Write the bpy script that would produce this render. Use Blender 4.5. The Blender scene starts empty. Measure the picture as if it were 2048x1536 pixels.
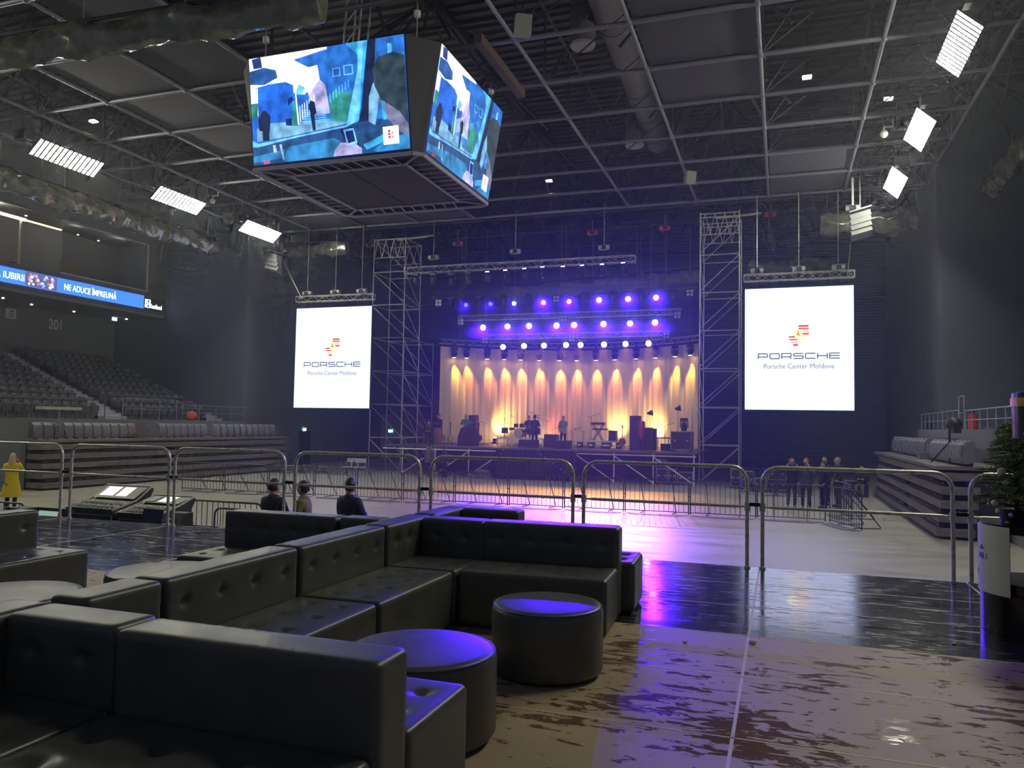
import bpy, math, random
from mathutils import Vector, Matrix, Euler
random.seed(7)
PI = math.pi
SC = bpy.context.scene
COL = SC.collection
R = math.radians

# ---------------------------------------------------------------- camera
EYE = Vector((0, 0, 2.815))
YAW, PITCH, ROLL, FPX = R(19.1), R(3.0), R(1.0), 1560.0
fw = Vector((-math.sin(YAW)*math.cos(PITCH), math.cos(YAW)*math.cos(PITCH), math.sin(PITCH)))
rt0 = Vector((math.cos(YAW), math.sin(YAW), 0)); up0 = rt0.cross(fw)
rt = math.cos(ROLL)*rt0 + math.sin(ROLL)*up0
up = -math.sin(ROLL)*rt0 + math.cos(ROLL)*up0
cam = bpy.data.cameras.new('camera'); camo = bpy.data.objects.new('camera', cam); COL.objects.link(camo)
M = Matrix((rt, up, -fw)).transposed().to_4x4(); M.translation = EYE
camo.matrix_world = M
cam.sensor_width = 36; cam.lens = 36*FPX/2048; cam.clip_end = 300; cam.clip_start = .05
SC.camera = camo

def at(px, py, Y=None, Z=None, X=None):
    """point of the hall seen at a pixel of the photograph, on the plane X, Y or Z = const"""
    d = fw + rt*((px-1024)/FPX) + up*((768-py)/FPX)
    if Y is not None: t = (Y-EYE.y)/d.y
    elif Z is not None: t = (Z-EYE.z)/d.z
    else: t = (X-EYE.x)/d.x
    return EYE + d*t

# ---------------------------------------------------------------- world, exposure
w = bpy.data.worlds.new('world'); SC.world = w; w.use_nodes = True
w.node_tree.nodes['Background'].inputs[0].default_value = (.35, .42, .6, 1)
w.node_tree.nodes['Background'].inputs[1].default_value = .08
vs = SC.view_settings
vs.view_transform = 'Standard'; vs.look = 'None'; vs.gamma = 1; vs.use_curve_mapping = False
vs.exposure = 1.1
cy = SC.cycles
cy.max_bounces = 4; cy.diffuse_bounces = 3; cy.glossy_bounces = 2; cy.transmission_bounces = 3
cy.volume_bounces = 0; cy.transparent_max_bounces = 6
cy.caustics_reflective = False; cy.caustics_refractive = False
cy.sample_clamp_indirect = 3; cy.sample_clamp_direct = 0
cy.use_adaptive_sampling = True; cy.adaptive_threshold = 0.08; cy.adaptive_min_samples = 12
cy.use_denoising = True
cy.use_light_tree = True
SC.render.use_persistent_data = False

# ---------------------------------------------------------------- materials
MATS = {}
def mat(name, col, rough=.5, metal=0., emit=None, es=1., spec=.5, coat=0.):
    if name in MATS: return MATS[name]
    m = bpy.data.materials.new(name); m.use_nodes = True
    b = m.node_tree.nodes['Principled BSDF']
    b.inputs['Base Color'].default_value = (*col, 1)
    b.inputs['Roughness'].default_value = rough
    b.inputs['Metallic'].default_value = metal
    b.inputs['Specular IOR Level'].default_value = spec
    b.inputs['Coat Weight'].default_value = coat
    if emit:
        b.inputs['Emission Color'].default_value = (*emit, 1)
        b.inputs['Emission Strength'].default_value = es
    if emit and es < 5: m.cycles.emission_sampling = 'NONE'
    MATS[name] = m
    return m
def N(m, typ, **kw):
    n = m.node_tree.nodes.new(typ)
    for k, v in kw.items():
        if k.startswith('i_'):
            key = k[2:]; key = int(key) if key.isdigit() else key.replace('_', ' ')
            n.inputs[key].default_value = v
        else: setattr(n, k, v)
    return n
def L(m, a, b): m.node_tree.links.new(a, b)
def bsdf(m): return m.node_tree.nodes['Principled BSDF']
def noisy(m, c1, c2, scale=3., detail=4., stretch=(1, 1, 1), lo=.35, hi=.65, rough=None, bump=0., bscale=None):
    """mix two own colours of the thing with a noise in its own coordinates"""
    tc = N(m, 'ShaderNodeTexCoord'); mp = N(m, 'ShaderNodeMapping'); mp.inputs['Scale'].default_value = stretch
    L(m, tc.outputs['Object'], mp.inputs['Vector'])
    n = N(m, 'ShaderNodeTexNoise'); n.inputs['Scale'].default_value = scale; n.inputs['Detail'].default_value = detail
    L(m, mp.outputs['Vector'], n.inputs['Vector'])
    r = N(m, 'ShaderNodeValToRGB'); e = r.color_ramp.elements
    e[0].position = lo; e[0].color = (*c1, 1); e[1].position = hi; e[1].color = (*c2, 1)
    L(m, n.outputs['Fac'], r.inputs['Fac']); L(m, r.outputs['Color'], bsdf(m).inputs['Base Color'])
    if rough:
        q = N(m, 'ShaderNodeMapRange'); q.inputs['From Min'].default_value = lo; q.inputs['From Max'].default_value = hi
        q.inputs['To Min'].default_value = rough[0]; q.inputs['To Max'].default_value = rough[1]
        L(m, n.outputs['Fac'], q.inputs['Value']); L(m, q.outputs['Result'], bsdf(m).inputs['Roughness'])
    if bump:
        b = N(m, 'ShaderNodeBump'); b.inputs['Strength'].default_value = bump
        n2 = n
        if bscale:
            n2 = N(m, 'ShaderNodeTexNoise'); n2.inputs['Scale'].default_value = bscale; n2.inputs['Detail'].default_value = 3
            L(m, mp.outputs['Vector'], n2.inputs['Vector'])
        L(m, n2.outputs['Fac'], b.inputs['Height']); L(m, b.outputs['Normal'], bsdf(m).inputs['Normal'])
    return m
def emis(name, col, s): return mat(name, (0.02, 0.02, 0.02), .6, emit=col, es=s)

leather = mat('black_leatherette', (.09, .092, .084), .46, spec=.6)
noisy(leather, (.084, .086, .077), (.102, .104, .092), 6, rough=(.32, .42), bump=.04, bscale=160)
steel = mat('galvanised_tube', (.85, .82, .66), .30, .30); noisy(steel, (.78, .75, .58), (.92, .88, .72), 14, rough=(.25, .40))
scaf = mat('scaffold_steel', (.70, .70, .66), .45, .35)
alu = mat('truss_aluminium', (.72, .71, .66), .38, .4)
darkalu = mat('dark_truss_aluminium', (.22, .22, .24), .45, .6)
barrier_m = mat('barrier_steel', (.10, .10, .11), .4, .7)
plate_m = mat('barrier_plate', (.16, .15, .17), .5, .3)
black = mat('black_plastic', (.025, .025, .03), .5)
blackg = mat('black_gloss', (.008, .008, .010), .18, spec=.6)
blackm = mat('black_matt_metal', (.02, .02, .023), .55, .2)
ceil_pipe = mat('ceiling_tube', (.19, .18, .23), .42, .3)
ceil_web = mat('ceiling_web_steel', (.05, .05, .062), .5, .3)
panel_m = mat('acoustic_board', (.075, .072, .088), .9)
duct_m = mat('duct_sheet', (.16, .155, .17), .55, .2)
seat_m = mat('seat_plastic_dark', (.105, .112, .125), .40)
seat2_m = mat('seat_plastic_grey', (.20, .205, .235), .45)
concrete_rise = mat('stand_grey', (.15, .16, .175), .7)
tread_m = mat('tread_edge', (.45, .47, .52), .5)
wood_m = mat('stand_wood_front', (.115, .10, .105), .55); noisy(wood_m, (.14, .125, .13), (.23, .20, .21), 2.5, stretch=(1, .25, 6))
rail_m = mat('stand_rail_grey', (.28, .30, .36), .4, .5)
case_m = mat('case_laminate', (.03, .028, .045), .5)
case_e = mat('case_aluminium_edge', (.55, .55, .55), .35, .8)
white_m = mat('white_paint', (.75, .75, .72), .5)
hoist_m = mat('hoist_grey', (.50, .50, .46), .45, .2)
orange_m = mat('orange_hoist', (.75, .13, .05), .5)
cable_m = mat('black_cable', (.015, .015, .015), .6)
chain_m = mat('hoist_chain', (.45, .44, .40), .4, .6)
wrap_m = mat('plastic_wrap', (.20, .20, .15), .16, spec=.9, coat=.6)
noisy(wrap_m, (.10, .10, .075), (.22, .22, .16), 2.2, detail=4, rough=(.12, .3), bump=.7, bscale=3.5)
# ---------------------------------------------------------------- mesh builder
def perp(d):
    d = d.normalized(); a = Vector((0, 0, 1)) if abs(d.z) < .9 else Vector((1, 0, 0))
    u = d.cross(a).normalized(); return u, d.cross(u).normalized()
class MB:
    def __init__(s): s.v = []; s.f = []; s.mi = []; s.cur = 0
    def add(s, vs, fs):
        o = len(s.v); s.v += [tuple(p) for p in vs]
        for f in fs: s.f.append(tuple(i+o for i in f)); s.mi.append(s.cur)
        return s
    def box(s, c, size, rz=0., rx=0., ry=0.):
        hx, hy, hz = size[0]/2, size[1]/2, size[2]/2
        m = Euler((rx, ry, rz)).to_matrix() if (rz or rx or ry) else None
        vs = []
        for x in (-hx, hx):
            for y in (-hy, hy):
                for z in (-hz, hz):
                    p = Vector((x, y, z)); p = m @ p if m else p
                    vs.append(p + Vector(c))
        return s.add(vs, [(0, 1, 3, 2), (4, 6, 7, 5), (0, 4, 5, 1), (2, 3, 7, 6), (0, 2, 6, 4), (1, 5, 7, 3)])
    def b2(s, a, b):
        return s.box([(a[i]+b[i])/2 for i in range(3)], [abs(b[i]-a[i]) for i in range(3)])
    def cyl(s, a, b, r, n=8, r2=None, caps=True):
        a = Vector(a); b = Vector(b); r2 = r if r2 is None else r2
        if (b-a).length < 1e-6: return s
        u, w_ = perp(b-a); vs = []
        for k in range(n):
            t = 2*PI*k/n; d = u*math.cos(t)+w_*math.sin(t)
            vs += [a+d*r, b+d*r2]
        fs = [(2*k, 2*((k+1) % n), 2*((k+1) % n)+1, 2*k+1) for k in range(n)]
        if caps: fs += [tuple(2*k for k in reversed(range(n))), tuple(2*k+1 for k in range(n))]
        return s.add(vs, fs)
    def tube(s, pts, r, n=8, closed=False):
        pts = [Vector(p) for p in pts]; m = len(pts); vs = []; pu = None
        for i, p in enumerate(pts):
            if closed: d = pts[(i+1) % m]-pts[i-1]
            else: d = pts[min(i+1, m-1)]-pts[max(i-1, 0)]
            d.normalize()
            if pu is None: u, _ = perp(d)
            else: u = (pu-d*pu.dot(d)).normalized()
            pu = u; q = d.cross(u); rr = r[i] if isinstance(r, (list, tuple)) else r
            for k in range(n):
                t = 2*PI*k/n; vs.append(p+(u*math.cos(t)+q*math.sin(t))*rr)
        fs = []
        for i in range(m if closed else m-1):
            for k in range(n):
                a_, b_ = i*n+k, i*n+(k+1) % n; j = ((i+1) % m)*n
                fs.append((a_, b_, j+(k+1) % n, j+k))
        if not closed: fs += [tuple(reversed(range(n))), tuple((m-1)*n+k for k in range(n))]
        return s.add(vs, fs)
    def lathe(s, prof, n=24, c=(0, 0, 0), axis='Z'):
        vs = []; m = len(prof)
        for r, z in prof:
            for k in range(n):
                t = 2*PI*k/n
                p = (r*math.cos(t), r*math.sin(t), z)
                if axis == 'Y': p = (p[0], p[2], p[1])
                if axis == 'X': p = (p[2], p[0], p[1])
                vs.append((p[0]+c[0], p[1]+c[1], p[2]+c[2]))
        fs = []
        for i in range(m-1):
            for k in range(n): fs.append((i*n+k, i*n+(k+1) % n, (i+1)*n+(k+1) % n, (i+1)*n+k))
        fs += [tuple(reversed(range(n))), tuple((m-1)*n+k for k in range(n))]
        return s.add(vs, fs)
    def sph(s, c, r, n=12, m=8):
        r = r if isinstance(r, (tuple, list)) else (r, r, r); vs = []
        for i in range(m+1):
            a = PI*i/m
            for k in range(n):
                t = 2*PI*k/n
                vs.append((c[0]+r[0]*math.sin(a)*math.cos(t), c[1]+r[1]*math.sin(a)*math.sin(t), c[2]+r[2]*math.cos(a)))
        fs = [(i*n+k, (i+1)*n+k, (i+1)*n+(k+1) % n, i*n+(k+1) % n) for i in range(m) for k in range(n)]
        return s.add(vs, fs)
    def prism(s, poly, a, b, axis='Y'):
        """polygon in the plane across AXIS, from a to b along it"""
        def P(p, t): return {'Y': (p[0], t, p[1]), 'X': (t, p[0], p[1]), 'Z': (p[0], p[1], t)}[axis]
        n = len(poly); vs = [P(p, a) for p in poly]+[P(p, b) for p in poly]
        return s.add(vs, [tuple(range(n)), tuple(reversed(range(n, 2*n)))]+[(i, i+n, (i+1) % n+n, (i+1) % n) for i in range(n)])
    def build(s, name, m, parent=None, smooth=False, local=False):
        me = bpy.data.meshes.new(name); off = (0, 0, 0)
        if parent is not None and not local: off = tuple(WL[parent.name])
        me.from_pydata([(v[0]-off[0], v[1]-off[1], v[2]-off[2]) for v in s.v], [], s.f)
        for mm in (m if isinstance(m, list) else [m]): me.materials.append(mm)
        if isinstance(m, list): me.polygons.foreach_set('material_index', s.mi)
        me.update()
        import bmesh
        bm = bmesh.new(); bm.from_mesh(me); bmesh.ops.recalc_face_normals(bm, faces=bm.faces); bm.to_mesh(me); bm.free()
        if smooth:
            me.polygons.foreach_set('use_smooth', [True]*len(me.polygons))
            try: me.set_sharp_from_angle(angle=R(smooth if smooth is not True else 40))
            except Exception: pass
        o = bpy.data.objects.new(name, me); COL.objects.link(o)
        if parent is not None:
            o.parent = parent; WL[o.name] = WL[parent.name]
        else: WL[o.name] = Vector((0, 0, 0))
        return o
WL = {}
def tag(o, label=None, cat=None, group=None, kind=None):
    if label: o['label'] = label
    if cat: o['category'] = cat
    if group: o['group'] = group
    if kind: o['kind'] = kind
    return o
def thing(name, label, cat, loc=(0, 0, 0), group=None, rz=0.):
    o = bpy.data.objects.new(name, None); COL.objects.link(o)
    o.location = loc; o.rotation_euler = (0, 0, rz); o.empty_display_size = .2
    WL[o.name] = Vector(loc)
    return tag(o, label, cat, group)
def structure(o): return tag(o, kind='structure')
def children(o): return [c for c in o.children]
def dup(root, loc=None, rz=None, label=None, group=None, scale=None):
    def cp(o, par):
        c = o.copy(); COL.objects.link(c)
        if par is not None: c.parent = par
        for ch in KIDS(o): cp(ch, c)
        return c
    r = cp(root, None)
    if loc is not None: r.location = loc; WL[r.name] = Vector(loc)
    if rz is not None: r.rotation_euler = (0, 0, rz)
    if scale: r.scale = scale
    if label: r['label'] = label
    if group: r['group'] = group
    return r
def KIDS(o): return [c for c in bpy.data.objects if c.parent == o] if o.name not in KC else KC[o.name]
KC = {}
def freeze(o):
    """remember the children of a source thing so that copying is quick"""
    def rec(p):
        ks = [c for c in bpy.data.objects if c.parent == p]; KC[p.name] = ks
        for k in ks: rec(k)
    rec(o); return o
def KIDS(o): return KC.get(o.name, [])
ORD = ['first', 'second', 'third', 'fourth', 'fifth', 'sixth', 'seventh', 'eighth', 'ninth', 'tenth', 'eleventh', 'twelfth', 'thirteenth', 'fourteenth', 'fifteenth', 'sixteenth', 'seventeenth', 'eighteenth', 'nineteenth', 'twentieth']

def rbox(mb, lo, hi, r, step=.04, disp=None):
    """upholstered block with rounded edges; disp(p, axis, sign) gives a push inward"""
    c = [(lo[i]+hi[i])/2 for i in range(3)]; h = [(hi[i]-lo[i])/2 for i in range(3)]
    def ticks(hh):
        e = [0, .25*r, .55*r, r]; n = max(1, int(round((2*hh-2*r)/step)))
        t = [-hh+a for a in e]+[-hh+r+(2*hh-2*r)*k/n for k in range(1, n)]+[hh-a for a in reversed(e)]
        return t
    T = [ticks(x) for x in h]
    for ax in range(3):
        a, b = [(1, 2), (2, 0), (0, 1)][ax]
        for sg in (-1, 1):
            vs = []
            for u in T[a]:
                for v in T[b]:
                    p = [0, 0, 0]; p[ax] = sg*h[ax]; p[a] = u; p[b] = v
                    q = [max(-h[i]+r, min(h[i]-r, p[i])) for i in range(3)]
                    d = Vector([p[i]-q[i] for i in range(3)]); d.normalize()
                    P = Vector(q)+d*r
                    if disp:
                        k = disp(P+Vector(c), ax, sg)
                        P[ax] -= sg*k
                    vs.append(P+Vector(c))
            nb = len(T[b]); fs = []
            for i in range(len(T[a])-1):
                for j in range(nb-1):
                    f = (i*nb+j, (i+1)*nb+j, (i+1)*nb+j+1, i*nb+j+1)
                    fs.append(f if sg > 0 else tuple(reversed(f)))
            mb.add(vs, fs)

def box_truss(mb_c, mb_l, a, b, s=.3, rc=.022, rl=.012, step=.4, upv=Vector((0, 0, 1)), n=6):
    """square truss from a to b; chords into mb_c (list of 4 MB) and lacing into mb_l"""
    a = Vector(a); b = Vector(b); d = (b-a).normalized(); sd = d.cross(upv).normalized(); u = sd.cross(d)
    cs = [(-1, -1), (1, -1), (1, 1), (-1, 1)]; ln = (b-a).length; k = max(2, int(round(ln/step)))
    off = [sd*(s/2*x)+u*(s/2*y) for x, y in cs]
    for i, o in enumerate(off): mb_c[i].cyl(a+o, b+o, rc, n)
    for f in range(4):
        o1, o2 = off[f], off[(f+1) % 4]
        for j in range(k):
            p = a+d*(ln*j/k); q = a+d*(ln*(j+1)/k)
            if j % 2 == 0: mb_l.cyl(p+o1, q+o2, rl, 5, caps=False)
            else: mb_l.cyl(p+o2, q+o1, rl, 5, caps=False)
    for o1, o2 in [(off[i], off[(i+1) % 4]) for i in range(4)]:
        mb_l.cyl(a+o1, a+o2, rl, 5); mb_l.cyl(b+o1, b+o2, rl, 5)
def truss_thing(name, label, a, b, m, s=.3, group=None, step=.4, rc=.022, rl=.012):
    t = thing(name, label, 'truss', a, group)
    cs = [MB() for _ in range(4)]; l = MB(); box_truss(cs, l, a, b, s, rc, rl, step)
    for c in cs: c.build('chord', m, t, smooth=True)
    l.build('lacing', m, t)
    return t
def text(name, s, size, m, parent=None, loc=(0, 0, 0), rot=(PI/2, 0, 0), align='LEFT', extrude=.004, sx=1., bold=0.):
    c = bpy.data.curves.new(name, 'FONT'); c.body = s; c.size = size; c.align_x = align; c.extrude = extrude; c.offset = bold
    c.resolution_u = 4; c.materials.append(m)
    o = bpy.data.objects.new(name, c); COL.objects.link(o)
    if parent is not None: o.parent = parent; loc = Vector(loc)-WL[parent.name]
    dg = bpy.context.evaluated_depsgraph_get(); me = bpy.data.meshes.new_from_object(o.evaluated_get(dg)); bpy.data.objects.remove(o)
    me.name = name; o = bpy.data.objects.new(name, me); COL.objects.link(o)
    if parent is not None: o.parent = parent
    o.location = loc; o.rotation_euler = rot; o.scale = (sx, 1, 1)
    o['w'] = max(v.co.x for v in me.vertices)-min(v.co.x for v in me.vertices)
    return o
GXL = [-29.35, -26.1, -22.7, -19.25, -15.83, -7.37, -4.0, -.6, 2.78, 6.15]
def rig(t, x, y):
    '''short tube that ties a hanging wire to the roof grid or to the beams over the stage'''
    if y <= 39.6:
        yc = min(range(9, 40, 3), key=lambda q: abs(q-y)); xc = min(GXL, key=lambda q: abs(q-x))
        a = (x, yc, 14.05) if abs(yc-y) < abs(xc-x) or x < -29.4 or x > 6.2 else (xc, y, 14.05); b = (x, y, 14.05)
    else:
        yc = min((41.5, 45, 49, 53), key=lambda q: abs(q-y)); a = (x, yc, 14.6); b = (x, y, 14.6)
    MB().cyl(b, a, .022, 6).build('grid_clamp', MATS['blackened_clamp'] if 'blackened_clamp' in MATS else mat('blackened_clamp', (.05, .05, .05), .5), t)
def spot(name, loc, target, col, power, ang, blend=.5, size=.05, parent=None):
    l = bpy.data.lights.new(name, 'SPOT'); l.color = col; l.energy = power; l.spot_size = R(ang); l.spot_blend = blend; l.shadow_soft_size = size
    o = bpy.data.objects.new(name, l); COL.objects.link(o)
    d = Vector(target)-Vector(loc); q = d.to_track_quat('-Z', 'Y')
    o.rotation_euler = q.to_euler()
    if parent is not None: o.parent = parent; o.location = Vector(loc)-WL[parent.name]
    else: o.location = loc
    return o
# ================================================================ SETTING
def sbox(name, a, b, m): return structure(MB().b2(a, b).build(name, m))
# arena floor: pale concrete
conc = mat('pale_concrete', (.46, .45, .40), .38, spec=.45)
noisy(conc, (.33, .32, .27), (.45, .44, .37), 1.1, detail=7, stretch=(.35, 1.4, 1), lo=.3, hi=.7, rough=(.30, .48))
sbox('floor', (-48, 8.6, -.2), (30, 62, 0), conc)
# platform floor: stage decks, black row in front and brown phenolic rows near
def deck_mat(name, c1, c2, c3, seam, scratch, wet, ro, sp, big):
    m = mat(name, c1, .3, spec=sp)
    tc = N(m, 'ShaderNodeTexCoord')
    mp = N(m, 'ShaderNodeMapping'); mp.inputs['Scale'].default_value = (1.7, 4.6, 1); L(m, tc.outputs['Object'], mp.inputs['Vector'])
    n1 = N(m, 'ShaderNodeTexNoise'); n1.inputs['Scale'].default_value = 3.0; n1.inputs['Detail'].default_value = 9; n1.inputs['Roughness'].default_value = .62
    n1.inputs['Distortion'].default_value = .6
    L(m, mp.outputs['Vector'], n1.inputs['Vector'])
    nb = N(m, 'ShaderNodeTexNoise'); nb.inputs['Scale'].default_value = .9; nb.inputs['Detail'].default_value = 3
    L(m, tc.outputs['Object'], nb.inputs['Vector'])
    add = N(m, 'ShaderNodeMath', operation='MULTIPLY_ADD'); L(m, nb.outputs['Fac'], add.inputs[0]); add.inputs[1].default_value = big; L(m, n1.outputs['Fac'], add.inputs[2])
    st = N(m, 'ShaderNodeMapRange'); st.inputs['From Min'].default_value = wet; st.inputs['From Max'].default_value = wet+.012; L(m, add.outputs[0], st.inputs['Value'])
    fn = N(m, 'ShaderNodeTexNoise'); fn.inputs['Scale'].default_value = 1.3; fn.inputs['Detail'].default_value = 3; L(m, tc.outputs['Object'], fn.inputs['Vector'])
    mixb = N(m, 'ShaderNodeMix', data_type='RGBA'); mixb.inputs['A'].default_value = (*c1, 1); mixb.inputs['B'].default_value = (*c2, 1); L(m, fn.outputs['Fac'], mixb.inputs['Factor'])
    mix = N(m, 'ShaderNodeMix', data_type='RGBA'); L(m, st.outputs['Result'], mix.inputs['Factor']); L(m, mixb.outputs['Result'], mix.inputs['A']); mix.inputs['B'].default_value = (*c3, 1)
    last = mix.outputs['Result']
    # scratches, running mostly along the deck
    mp2 = N(m, 'ShaderNodeMapping'); mp2.inputs['Scale'].default_value = (1.6, 8, 1); mp2.inputs['Rotation'].default_value = (0, 0, .12); L(m, tc.outputs['Object'], mp2.inputs['Vector'])
    n3 = N(m, 'ShaderNodeTexNoise'); n3.inputs['Scale'].default_value = 2.2; n3.inputs['Detail'].default_value = 8; n3.inputs['Roughness'].default_value = .7; L(m, mp2.outputs['Vector'], n3.inputs['Vector'])
    sc = N(m, 'ShaderNodeMapRange'); sc.inputs['From Min'].default_value = .55; sc.inputs['From Max'].default_value = .63; sc.inputs['To Max'].default_value = scratch; L(m, n3.outputs['Fac'], sc.inputs['Value'])
    mx2 = N(m, 'ShaderNodeMix', data_type='RGBA'); L(m, sc.outputs['Result'], mx2.inputs['Factor']); L(m, last, mx2.inputs['A']); mx2.inputs['B'].default_value = (*seam, 1)
    L(m, mx2.outputs['Result'], bsdf(m).inputs['Base Color'])
    rr = N(m, 'ShaderNodeMapRange'); rr.inputs['To Min'].default_value = ro[0]; rr.inputs['To Max'].default_value = ro[1]; L(m, st.outputs['Result'], rr.inputs['Value'])
    r2 = N(m, 'ShaderNodeMath', operation='MULTIPLY_ADD'); L(m, sc.outputs['Result'], r2.inputs[0]); r2.inputs[1].default_value = .35; L(m, rr.outputs['Result'], r2.inputs[2])
    L(m, r2.outputs[0], bsdf(m).inputs['Roughness'])
    return m
brown = deck_mat('brown_deck', (.42, .315, .20), (.50, .385, .25), (.18, .095, .065), (.36, .31, .22), .25, .94, (.55, .10), .35, .75)
blackdeck = deck_mat('black_deck', (.024, .024, .026), (.034, .034, .036), (.018, .018, .02), (.13, .13, .12), .75, .95, (.16, .08), .75, .75)
seam_m = mat('deck_seam', (.66, .58, .40), .5)
edge_m = mat('platform_edge', (.02, .02, .02), .6)
y0, yb, ye = -3.0, 6.08, 9.06
sbox('floor_1', (-16, y0, 1.1), (8, yb, 1.3), brown)
sbox('floor_2', (-16, yb, 1.1), (8, ye, 1.3), blackdeck)
mb = MB()
k = 0
yy = ye-1.0
while yy > y0:
    mb.b2((-16, yy-.006, 1.3), (8, yy+.006, 1.3012)); yy -= 1.0
x = -14.23
while x < 8:
    mb.b2((x-.009, y0, 1.3), (x+.009, ye, 1.3012)); x += 2
tag(mb.build('trim_1', seam_m), kind='structure')
mb = MB(); mb.b2((-16, ye-.02, 0), (8, ye, 1.1)); structure(mb.build('trim_2', edge_m))

wallm = mat('dark_wall', (.13, .15, .20), .75); noisy(wallm, (.125, .145, .19), (.145, .165, .215), .4)
wall_lt = mat('grey_wall', (.19, .195, .21), .8)
corr = mat('corrugated_wall', (.12, .14, .20), .5, .1)
tc = N(corr, 'ShaderNodeTexCoord'); wv = N(corr, 'ShaderNodeTexWave'); wv.bands_direction = 'Z'; wv.inputs['Scale'].default_value = 1.6
L(corr, tc.outputs['Object'], wv.inputs['Vector']); bp = N(corr, 'ShaderNodeBump'); bp.inputs['Strength'].default_value = .8; bp.inputs['Distance'].default_value = .05
L(corr, wv.outputs['Fac'], bp.inputs['Height']); L(corr, bp.outputs['Normal'], bsdf(corr).inputs['Normal'])
HT = 18.0
XL, XR, YE, YB = -29.8, 6.45, 38.0, 56.0
sbox('wall_back', (XL-.3, YB, 0), (XR+.3, YB+.3, HT), corr)
sbox('wall_left_recess', (XL-.3, YE, 0), (XL, YB, HT), wallm)
sbox('wall_right_recess', (XR, YE, 0), (XR+.3, YB, HT), wallm)
sbox('wall_left_end', (-48, YE, 0), (XL-.3, YE+.3, HT), wallm)
sbox('wall_right_end', (XR+.3, YE, 0), (26, YE+.3, HT), wallm)
sbox('wall_left', (-40, -3, 0), (-39.7, YE, HT), wall_lt)
sbox('wall_right', (22, -3, 0), (22.3, YE, HT), wallm)
# roof deck: corrugated sheet with ribs
mb = MB()
mb.b2((-48, -3, HT), (30, 60, HT+.2))
y = 6.0
while y < 56:
    mb.b2((-44, y, HT-.12), (24, y+.22, HT)); y += .55
deckm = mat('roof_sheet', (.095, .09, .10), .7)
structure(mb.build('ceiling', deckm))
# lighter recessed roof bays seen over the far corners
# doors and far equipment openings
door_m = mat('dark_door', (.02, .021, .03), .5)
for nm, px, py0, py1, wd in (('door_1', 608, 870, 935, 1.1),):
    p = at(px, py1, X=XL+.02)
    d = MB(); d.b2((XL, p.y-.6, 0), (XL+.06, p.y+.6, 2.2)); o = d.build(nm, door_m); structure(o)
d = MB(); d.b2((XR-.05, 39.2, 0), (XR, 41.0, 3.2)); structure(d.build('door_2', door_m))

# ---------------- ceiling grid (space frame)
GX = [-29.35, -26.1, -22.7, -19.25, -15.83, -7.37, -4.0, -.6, 2.78, 6.15]
GY = [9, 12, 15, 18, 21, 24, 27, 30, 33, 36, 39]
GZ = 14.05; TZ = 16.5
fr = thing('roof_space_frame', 'dark tubular steel roof grid spanning the whole hall above the lights', 'roof frame', (-11.6, 24, GZ))
def node_knobs(mb, x):
    for y in GY: mb.sph((x, y, GZ), .11, 8, 6)
for x in GX:
    c = MB()
    for i in range(len(GY)-1): c.cyl((x, GY[i]+.06, GZ), (x, GY[i+1]-.06, GZ), .062, 10)
    node_knobs(c, x)
    c.build('long_chord', ceil_pipe, fr, smooth=True)
    wb = MB()
    for i, y in enumerate(GY):
        wb.cyl((x, y, GZ), (x, y, TZ), .045, 6)
        if i < len(GY)-1:
            wb.cyl((x, y, GZ), (x, GY[i+1], TZ), .028, 6)
        wb.cyl((x, y, GZ), (x+(1.7 if x < 5 else -1.7), y, TZ), .024, 5)
    wb.cyl((x, GY[0], TZ), (x, GY[-1], TZ), .06, 6)
    wb.build('web', ceil_web, fr)
for y in GY:
    c = MB()
    for i in range(len(GX)-1): c.cyl((GX[i]+.08, y, GZ), (GX[i+1]-.08, y, GZ), .072, 8)
    c.build('cross_chord', ceil_pipe, fr, smooth=True)
    wb = MB()
    for i in range(len(GX)-1):
        wb.cyl((GX[i], y, GZ), (GX[i+1], y, TZ), .026, 5); wb.cyl((GX[i], y, TZ), (GX[i+1], y, TZ), .05, 6)
    wb.build('cross_web', ceil_web, fr)
# deep main trusses with fan bracing under the roof sheet
for i, x in enumerate((-31.0, -21.0, -11.6, -2.3, 7.8)):
    t = thing('roof_truss', 'deep dark roof truss with fan bracing, %s along under the roof sheet' % ORD[i], 'roof truss', (x, 30, 17.6), 'deep trusses under the roof')
    c = MB(); c.b2((x-.15, 8, 17.5), (x+.15, 55, 17.85)); c.build('top_beam', ceil_web, t)
    f = MB()
    for y in range(12, 54, 6):
        for dx, dy in ((2.6, 0), (-2.6, 0), (1.8, 2.2), (-1.8, 2.2), (1.8, -2.2), (-1.8, -2.2), (0, 3), (0, -3)):
            f.cyl((x, y, 17.6), (x+dx, y+dy, 14.9), .055, 5)
    f.build('bracing', ceil_web, t)
# roof beams beyond the grid over the stage
for i, y in enumerate((41.5, 45, 49, 53)):
    t = thing('roof_beam', 'dark lattice roof beam crossing above the stage, %s from the front' % ORD[i], 'roof beam', (-11.6, y, 15), 'lattice beams above the stage')
    c = MB(); c.cyl((XL, y, 14.6), (XR, y, 14.6), .08, 6); c.cyl((XL, y, 16.8), (XR, y, 16.8), .08, 6); c.build('chord', ceil_web, t)
    f = MB(); n = 16
    for k in range(n):
        xa = XL+(XR-XL)*k/n; xb = XL+(XR-XL)*(k+1)/n; xm = (xa+xb)/2
        f.cyl((xa, y, 14.6), (xm, y, 16.8), .045, 5); f.cyl((xm, y, 16.8), (xb, y, 14.6), .045, 5)
    f.build('lattice', ceil_web, t)
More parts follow.
